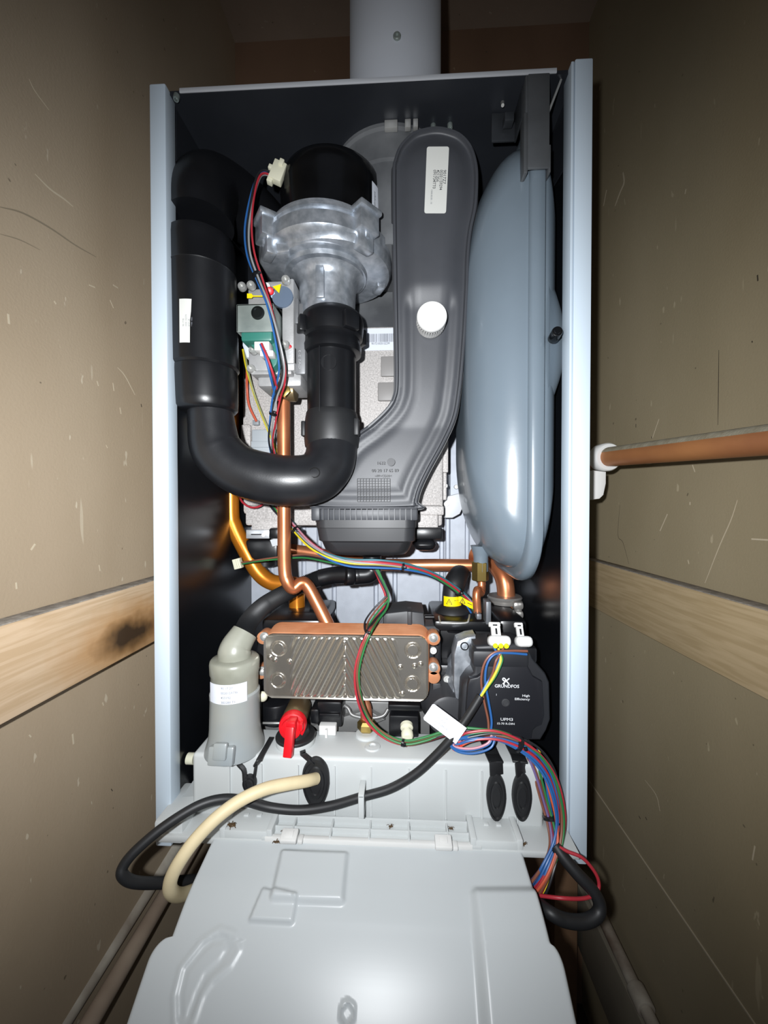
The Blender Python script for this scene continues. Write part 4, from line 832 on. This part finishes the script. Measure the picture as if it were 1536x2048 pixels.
def lid_mesh():
    b2 = bmesh.new(); nx, ns = 230, 130; top = []; 
    for j in range(ns+1):
        s = STOT*j/ns; y, z = prof(s); ny, nz = prof_n(s); xl, xr = lid_x(s); row = []
        for i in range(nx+1):
            x = xl+(xr-xl)*i/nx; h = lid_h(x, s); e = min(x-xl, xr-x)
            if e < 3: h -= 3-math.sqrt(max(0, 9-(3-e)**2))
            row.append(b2.verts.new((x, y+ny*h, z+nz*h)))
        top.append(row)
    for j in range(ns):
        for i in range(nx): b2.faces.new((top[j][i], top[j][i+1], top[j+1][i+1], top[j+1][i]))
    # skirt
    loop = top[0]+[top[j][-1] for j in range(1, ns+1)]+top[-1][-2::-1]+[top[j][0] for j in range(ns-1, 0, -1)]
    low = [b2.verts.new(v.co+V(0, 4, -13)) for v in loop]; n = len(loop)
    for i in range(n): b2.faces.new((loop[i], loop[(i+1) % n], low[(i+1) % n], low[i]))
    b2.faces.new(low)
    m = MB(); m._add(b2); return m
lid_mesh().build('panel', lid_grey, t, 50)
b = MB(); b.bx(X(526, 362), X(948, 362), 361, 366, -325, -319.5, 1); b.build('rear_bead', white_p, t)
for q in (577, 888):
    b = MB(); xx = X(q, 362); b.box((xx, 361, -317.5), (16, 12, 5), Euler((.25, 0, 0)).to_matrix(), 1.2); b.box((xx, 361, -314.8), (8, 6, 1.4), Euler((.25, 0, 0)).to_matrix(), .4); b.box((xx+11, 361, -320), (5, 8, 4), None, 1); b.build('hinge_clip', white_p, t)
def under(x0, x1, dy0, dy1):
    P = [(x0, 352, -338), (x0, 318, -349), (x0, 262, -388), (x0, 230, -418), (x0, 236, -460), (x0, 330, -392), (x0, 356, -380)]
    return MB().prism([V(*q) for q in P], (x1-x0, 0, 0))
under(xA0+8, xA1-6, 0, 0).build('box_shell', mat('box_grey', '#4a4c4f', .6), t)
b = MB(); b.prism([V(xA1+1, 338, -348), V(xA1+1, 270, -390), V(xA1+1, 266, -396), V(xA1+1, 338, -356)], (3, 0, 0), .6); lab(b.build('steel_edge', steel, t), 'bright steel side edge')
# ------------------------------------------------------------------ grommets on the tray front
def grommet(px, py, w_, h_, label, strap, grp=None, big=False):
    t = thing('cable_grommet', label, 'grommet', p(px, py+h_, 388), grp)
    c = p(px, py, 388.5); rw, rh = r_(w_, 388), r_(h_, 388)
    def el(k, y): return [V(c.x+rw*k*math.cos(a)*(1-(.16 if big else .1)*(math.sin(a) < 0)*abs(math.sin(a))+(.08 if big and math.sin(a) > 0 else 0)*math.sin(2*a)**2), y, c.z+rh*k*math.sin(a)) for a in [2*PI*i/36 for i in range(36)]]
    MB().rings([el(1, 390), el(1.02, 387), el(.97, 385.2), el(.88, 385), el(.84, 386.6), el(.66, 386.6), el(.62, 385.4), el(.45, 385), el(.42, 386.2), el(.1, 386.2)]).build('pad', black_r, t)
    if strap:
        P = [V(*q) for q in strap]; b = MB()
        for A, B in zip(P[:-1], P[1:]):
            d = B-A; b.box((A+B)/2, (14.5 if not big else 5.8, 2, d.length+2), d.to_track_quat('Z', 'Y').to_matrix(), .5)
        b.build('strap', black_r, t)
    return t, c
def on_top(px, py): k = p(px, py, 1.0); y = (zT+1.2)/k.z; return V(k.x*y, y, zT+1.2)
grommet(992, 1592, 19, 48, 'black oval rubber grommet left of the pair at the tray right end', [on_top(972, 1478), on_top(985, 1510), p(992, 1524, 388), p(993, 1548, 387)], 'oval grommets')
grommet(1043, 1592, 19, 48, 'black oval rubber grommet right of the pair at the tray right end', [on_top(1018, 1478), on_top(1035, 1510), p(1040, 1524, 388), p(1042, 1548, 387)], 'oval grommets')
grommet(632, 1564, 28, 52, 'black ringed grommet with the cream cable passing through', [on_top(604, 1493), on_top(606, 1508), on_top(618, 1518), p(626, 1526, 387)], None, True)
grommet(500, 1566, 14, 18, 'small black grommet with two straps behind the cream cable', [on_top(543, 1476), on_top(518, 1520), p(512, 1530, 388), p(508, 1556, 387)], None, True)
MB().tube([on_top(470, 1512)+V(0, 0, -.6), p(478, 1528, 388.5), p(488, 1540, 388.5), p(490, 1560, 387)], 2.6, 6, 3).build('strap', black_r, [o for o in COL.objects if o.get('label', '').startswith('small black grommet')][0])
# ------------------------------------------------------------------ dead insects on the ledge
for i, (px, py, y, s_, lbx) in enumerate(((463, 1651, 380, 3.4, 'brown winged dead insect on the left hinge plate'), (545, 1634, 386, 1.9, 'dark oval pupa on the tray ledge below the cream cable grommet'), (567, 1661, 381, 1.7, 'small reddish dead insect in the pocket right of the left hinge plate'), (552, 1684, 368, 2.4, 'scattered insect remains beside the left white hinge clip'), (781, 1653, 384, 2.2, 'reddish insect legs in the middle pocket of the ledge'), (901, 1657, 384, 2.1, 'brown dead insect beside the right hinge plate'), (1046, 1688, 372, 2.6, 'dark curled spider right of the right hinge plate'))):
    k = p(px, py, 1.0); c = p(px, py, y); c.z = (-321.4 if i else -314); y = c.z/k.z; c = V(k.x*y, y, c.z); b = MB(); random.seed(i+20)
    b.ball(c, s_*.6, (1.5, .8, .6), 10); b.ball(c+V(s_*.8, .3, .1), s_*.4, (1, 1, .8), 8)
    if i != 1:
        for q in range(7): a = random.uniform(0, 6.3); L_ = s_*random.uniform(1.2, 2); b.tube([c, c+V(math.cos(a)*L_*.6, math.sin(a)*L_*.5, s_*.6), c+V(math.cos(a)*L_, math.sin(a)*L_*.8, 0)], .22, 5, 2)
        if i == 0: b.ball(c+V(-1, 0, 1.2), s_*.8, (1.2, .7, .15), 8); b.ball(c+V(2, 0, 2), s_*.7, (.8, .7, .15), 8)
    tag(b.build('dead_insect', insect_m), lbx, 'insect', 'dead insects on the tray ledge')
# ------------------------------------------------------------------ cables
pipe('mains_cable', [p(632, 1557, 384), p(612, 1562, 372), p(575, 1568, 362), p(530, 1578, 352), p(482, 1600, 342), p(435, 1634, 330), p(392, 1678, 320), p(360, 1722, 313), p(342, 1758, 312), p(342, 1782, 318), p(362, 1790, 336), p(400, 1776, 362)], 5.6, cream_c, 'thick cream cable curving from the grommet over the tray', 'cable', 18)
t = thing('pump_cable', 'black cable looping left across the tray from the pump', 'cable', p(720, 1597, 376))
MB().tube([p(961, 1392, 388), p(945, 1418, 386), p(925, 1448, 384), p(905, 1474, 382), p(870, 1512, 381), p(830, 1548, 380), p(780, 1577, 379), p(722, 1594, 378), p(660, 1612, 377), p(600, 1620, 375), p(540, 1615, 372), p(490, 1602, 366), p(445, 1598, 358), p(395, 1612, 348), p(330, 1652, 334), p(275, 1698, 322), p(248, 1730, 316), p(245, 1750, 314), p(268, 1764, 320), p(320, 1766, 336), p(390, 1760, 362)], [3.9, 4.1, 4.3, 4.4, 4.6], 16, 6).build('sheath', black_r, t)
for nm, pts in (('blue', [p(988, 1295, 396), p(996, 1309, 394), p(999, 1320, 393), p(985, 1348, 392), p(972, 1370, 390), p(961, 1391, 388)]), ('yellow', [p(997, 1297, 396), p(999, 1308, 393), p(1001, 1322, 391), p(988, 1352, 389), p(974, 1374, 388), p(962, 1392, 387)]), ('green', [p(997, 1297, 396.5), p(1002, 1309, 393), p(1004, 1322, 392), p(991, 1352, 390), p(974, 1376, 389), p(963, 1392, 388)]), ('brown', [p(1007, 1296, 396), p(1001, 1308, 393), p(992, 1322, 390), p(986, 1345, 390), p(976, 1368, 390), p(963, 1390, 389)])):
    lab(MB().tube(pts, 1.25, 8, 5).build('wire', WC[nm], t), nm+' wire')
pipe('data_cable', [p(1110, 1690, 362), p(1128, 1716, 356), p(1155, 1748, 350), p(1185, 1780, 346), p(1199, 1808, 343), p(1194, 1830, 340), p(1168, 1843, 337), p(1130, 1840, 335), p(1098, 1824, 337), p(1070, 1800, 352)], 5.4, black_r, 'thick black cable loop hanging at the lower right corner', 'cable', 16)
pipe('loop_wire', [p(1118, 1694, 358), p(1135, 1703, 356), p(1165, 1716, 353), p(1190, 1745, 350), p(1198, 1770, 348), p(1190, 1788, 345), p(1165, 1797, 342), p(1120, 1796, 340), p(1070, 1790, 350)], 1.5, WC['red'], 'single red wire loop beside the black cable loop', 'wire', 10)
def harness(name, label, pts, cols, spread, r=1.3, ties=(), seed=1, sub=6):
    rnd = random.Random(seed); P = [p(*q) for q in pts]
    t = thing(name, label, 'wiring', P[0])
    n = len(cols)
    off = [2*(i-(n-1)/2)/max(1, n-1) for i in range(n)]; rnd.shuffle(off)
    for i, cn in enumerate(cols):
        Q = []; ph = rnd.random()*6
        for j, q in enumerate(P):
            d = (P[min(j+1, len(P)-1)]-P[max(j-1, 0)]).normalized(); sd = d.cross(V(0, 1, 0)); sd = sd.normalized() if sd.length > .2 else V(1, 0, 0)
            k = off[i]*(.8+.35*math.sin(j*1.1+ph))+.18*math.sin(j*.8+ph*2)
            Q.append(q+sd*k*spread+d.cross(sd)*(spread*.45*math.sin(i*2.4+j*.5)))
        lab(MB().tube(Q, r, 8, sub).build('wire', WC[cn], t), cn+' wire')
    for (i, f) in ties:
        c = P[i]+(P[i+1]-P[i])*f; d = (P[i+1]-P[i]).normalized()
        b = MB().lathe(c, d, [(spread+r*.6, -1.4), (spread+r*1.2, -1.2), (spread+r*1.2, 1.2), (spread+r*.6, 1.4)], 18); b.box(c+V(spread*.7, -spread-1, 0), (3, 3, 3), None, .5); b.build('cable_tie', black_p, t)
    return t
harness('fan_wiring', 'red and blue wires running down from the fan plug', [(550, 350, 430), (526, 345, 424), (514, 362, 420), (503, 410, 418), (497, 460, 416), (501, 510, 413), (518, 560, 410), (537, 610, 405), (553, 670, 403), (565, 730, 412), (562, 765, 425), (552, 795, 440), (545, 840, 455), (542, 880, 480), (548, 912, 500)], ['red', 'blue', 'grey', 'black'], 3.8, 1.1, ((5, .8), (11, .7)), 3)
harness('valve_wiring', 'blue and red pair of wires at the gas valve connector', [(522, 688, 408), (533, 715, 407), (544, 750, 415), (552, 782, 436), (553, 800, 446)], ['blue', 'red'], 1.7, 1.3, (), 5)
harness('electrode_wiring', 'olive and red leads left of the gas valve', [(488, 700, 480), (494, 735, 505), (506, 780, 524), (524, 830, 526), (545, 880, 526), (556, 905, 526)], ['olive', 'yellow'], 1.2, 1.3, (), 8)
pipe('electrode_lead', [p(494, 735, 510), p(494, 775, 525), p(498, 810, 528), p(513, 843, 530)], 1.7, WC['orange'], 'single pinkish red lead ending at the grey spade connector', 'wire', 10)
pipe('curl_wire', [p(478, 985, 530), p(484, 1003, 520), p(500, 1014, 515), p(518, 1013, 512), p(535, 1000, 510)], 1.5, WC['red'], 'short red wire curl below the black U-shaped hose', 'wire', 10)
harness('main_wiring', 'coloured wire bundle sweeping right below the duct foot', [(535, 990, 520), (550, 1015, 510), (572, 1040, 505), (590, 1058, 495), (620, 1088, 470), (655, 1110, 452), (700, 1124, 446), (760, 1128, 446), (810, 1134, 452), (860, 1148, 465), (900, 1170, 478), (930, 1195, 488), (950, 1222, 492)], ['yellow', 'red', 'blue', 'black', 'red', 'grey', 'green', 'teal', 'pink'], 4.2, 1.25, ((3, .1), (7, .9), (10, .6)), 11)
t = harness('sensor_wiring', 'green and brown wires with cream connector at the left', [(484, 1127, 515), (520, 1121, 505), (560, 1116, 500), (610, 1112, 492), (660, 1121, 470), (700, 1128, 455), (740, 1130, 448)], ['green', 'brown', 'black'], 1.8, 1.2, (), 12)
b = MB(); b.box(p(476, 1127, 516), (11, 8, 14), Euler((0, -.25, 0)).to_matrix(), .8)
for k in range(3): b.box(p(472+k*4, 1127, 511), (1.3, 1, 11), Euler((0, -.25, 0)).to_matrix())
lab(b.build('connector', cream_p, t), 'cream connector')
harness('exchanger_wiring', 'green wires hanging in front of the ribbed plate exchanger', [(750, 1135, 470), (762, 1160, 468), (775, 1190, 464), (772, 1215, 458), (752, 1240, 440), (737, 1262, 416), (722, 1300, 413), (714, 1345, 412), (720, 1395, 412), (738, 1440, 412), (770, 1472, 402), (810, 1487, 396), (850, 1480, 394), (890, 1466, 392), (925, 1458, 391), (960, 1460, 390), (1000, 1466, 389), (1040, 1484, 387), (1075, 1512, 385), (1092, 1550, 385)], ['green', 'green', 'brown', 'black', 'red'], 2.3, 1.3, ((5, .05), (10, .9)), 14)
b_ = harness('curl_wiring', 'small dark wire loops above the plate exchanger', [(775, 1195, 462), (750, 1222, 455), (735, 1245, 445), (735, 1262, 428), (745, 1258, 440), (760, 1235, 455), (770, 1222, 458)], ['brown', 'green', 'black'], 2.6, 1.1, (), 15)
harness('pump_wiring', 'blue and red wires sweeping round the right end of the tray', [(895, 1480, 391), (915, 1484, 388), (940, 1476, 385), (985, 1472, 383), (1030, 1484, 381), (1070, 1508, 380), (1098, 1545, 378), (1113, 1590, 374), (1120, 1640, 370), (1116, 1690, 362), (1098, 1740, 352), (1078, 1778, 350), (1058, 1800, 356)], ['red', 'orange', 'blue', 'blue', 'brown', 'blue', 'black', 'green', 'red'], 6, 1.25, ((4, .2),), 17)
harness('side_wiring', 'green, brown and yellow wire bundle beside the tray end', [(1062, 1500, 396), (1080, 1545, 390), (1094, 1600, 384), (1105, 1650, 376), (1108, 1695, 366), (1095, 1735, 356), (1075, 1768, 352), (1052, 1788, 358)], ['green', 'brown', 'red', 'purple', 'yellow', 'green', 'blue', 'brown'], 6.5, 1.25, ((2, .7),), 19)
harness('tag_wiring', 'small blue and pink wire loops under the white cable tag', [(988, 1470, 385), (978, 1490, 382), (948, 1500, 380), (918, 1499, 380), (903, 1490, 381), (918, 1478, 384), (955, 1474, 386)], ['blue', 'pink', 'blue'], 2.2, 1.2, (), 23)
harness('signal_wiring', 'blue and brown wires looping down the pump face', [(1054, 1306, 398), (1020, 1304, 395), (990, 1306, 393), (972, 1325, 392), (966, 1360, 392), (972, 1400, 392), (980, 1440, 390), (980, 1468, 388)], ['blue', 'brown'], 1.8, 1.2, (), 21)
t = tag(MB().lathe(p(912, 1489, 386), (.2, -1, .1), [(6, -2), (6, 2), (3.2, 2.4), (3.2, -2.4), (6, -2)], 20).build('ferrite_clip', mat('orange_clip', '#d8422e', .5)), 'orange red clip under the white cable tag', 'clip')
# white tag on the pump cable
c = p(889, 1447, 380); u = (p(918, 1474, 379)-p(858, 1424, 381)).normalized(); u = (p(925, 1464, 378)-p(870, 1423, 382)).normalized(); n_ = V(0, -1, 0); v = u.cross(n_)*-1; v = V(-u.z, 0, u.x).normalized()
t = thing('cable_tag', 'white paper tag wrapped round the black pump cable', 'tag', c)
hw, hh = 19.5, 9.5
b = MB(); b.prism([c+u*(sx_*(hw-1.5*(abs(k) == 1)))+v*(k*(hh)) for sx_, k in ()] or [c-u*hw+v*(hh-1.5), c-u*(hw-1.5)+v*hh, c+u*hw+v*hh, c+u*hw-v*hh, c-u*(hw-1.5)-v*hh, c-u*hw-v*(hh-1.5)], (0, .5, 0)); pt = b.build('paper', mat('tag_white', '#e6e9f0', .45), t)
text('0020128\n00 17 23\n20177284510\n172 03', 2.6, plane_fn(c-u*9+v*4.2, u, v, (0, -.3, 0)), 'lettering', ink_g, t, ls=1.6)
# ------------------------------------------------------------------ outside the boiler
t = thing('copper_wall_pipe', 'dusty copper pipe along the right cupboard wall', 'pipe', p(1370, 900, 400))
a0, a1 = p(1208, 915, 515), p(1536, 880, 315); a2 = a0+(a1-a0)*1.9
MB().cyl(a0-(a1-a0)*.25, a2, 12, n=36).build('tube', copper_w, t)
d = (a2-a0).normalized(); b = MB(); P0 = a0-(a1-a0)*.25; rs = []
for q in (P0, a2):
    s1 = d.cross(V(0, 0, 1)).normalized(); up = s1.cross(d); rs.append([q+(s1*math.cos(a)*12.5+up*math.sin(a)*12.5) for a in [math.radians(28+124*k/8) for k in range(9)]]+[q+(s1*math.cos(a)*11.6+up*math.sin(a)*11.6) for a in [math.radians(152-124*k/8) for k in range(9)]])
b.rings(rs); lab(b.build('dust_layer', mat('pipe_dust', '#97917f', .95, col2='#837a66', vs_=90, bump=.5, bs=500), t), 'grey dust on the pipe top')
t = thing('pipe_clip', 'white plastic clip holding the copper pipe to the right wall', 'clip', p(1210, 990, 520))
q = a0+d*2; b = MB(); b.lathe(q-d*9, d, [(12.3, 0), (17, 0), (18, 2), (18, 16), (16.5, 18), (12.3, 18)], 36); b.bx(q.x+8, XR, q.y-7, q.y+9, q.z-8, q.z+8, 2); b.build('ring', white_p, t)
b = MB(); cc = V(q.x+4, q.y, q.z-38); b.prism([V(q.x-17, q.y-6, q.z-17), V(q.x-1, q.y-6, q.z-19), V(q.x-1, q.y-6, q.z-34), V(q.x-4, q.y-6, q.z-49), V(q.x-9, q.y-6, q.z-54), V(q.x-17, q.y-6, q.z-55)], (0, 14, 0), 2); b.build('hinge_flap', white_p, t)
for (px, py, yy), (px2, py2, yy2), r, m_, lb_ in (((330, 1722, 480), (120, 2048, 330), 9.5, dust_pipe, 'dusty grey pipe along the foot of the left wall, nearest the wall'), ((352, 1752, 480), (178, 2048, 335), 8.5, mat('dusty_pipe_brown', '#a59482', .85, col2='#857363', vs_=15), 'brownish dusty pipe along the left wall, nearest the boiler')):
    A, B = p(px, py, yy), p(px2, py2, yy2); d = B-A
    A2, B2 = A-d*1.1, A+d*2.2
    A2 = A+d*((690-A.y)/d.y)
    tag(MB().cyl(A2, B2, r, n=24).build('dusty_pipe', m_), lb_, 'pipe', 'pipes low on the left wall')
t = thing('conduit_pipe', 'thin grey conduit with coupling low on the right wall', 'conduit', p(1245, 1950, 500))
A, B = V(306, 640, -628), V(306, 250, -640); MB().cyl(A, B, 8, n=20).build('tube', dust_pipe, t)
c = A+(B-A)*((640-500)/390); d = (B-A).normalized(); MB().cyl(c-d*12, c+d*12, 11.5, n=20, bev=1.5).build('coupling', dust_pipe, t)
tag(MB().bx(258, 296, 655, 690, ZF, -600, 1).build('wooden_post', mat('post_wood', '#8a6a4f', .7, var=.2, vs_=20)), 'brown wooden post below the boiler at the back right', 'post')
tag(MB().bx(XR-22, XR, 60, YB-1, -760, -655, 2).build('skirting_board', mat('skirting_grey', '#8f8777', .8, var=.2, vs_=12)), 'dusty grey board low on the right wall below the conduit', 'board')
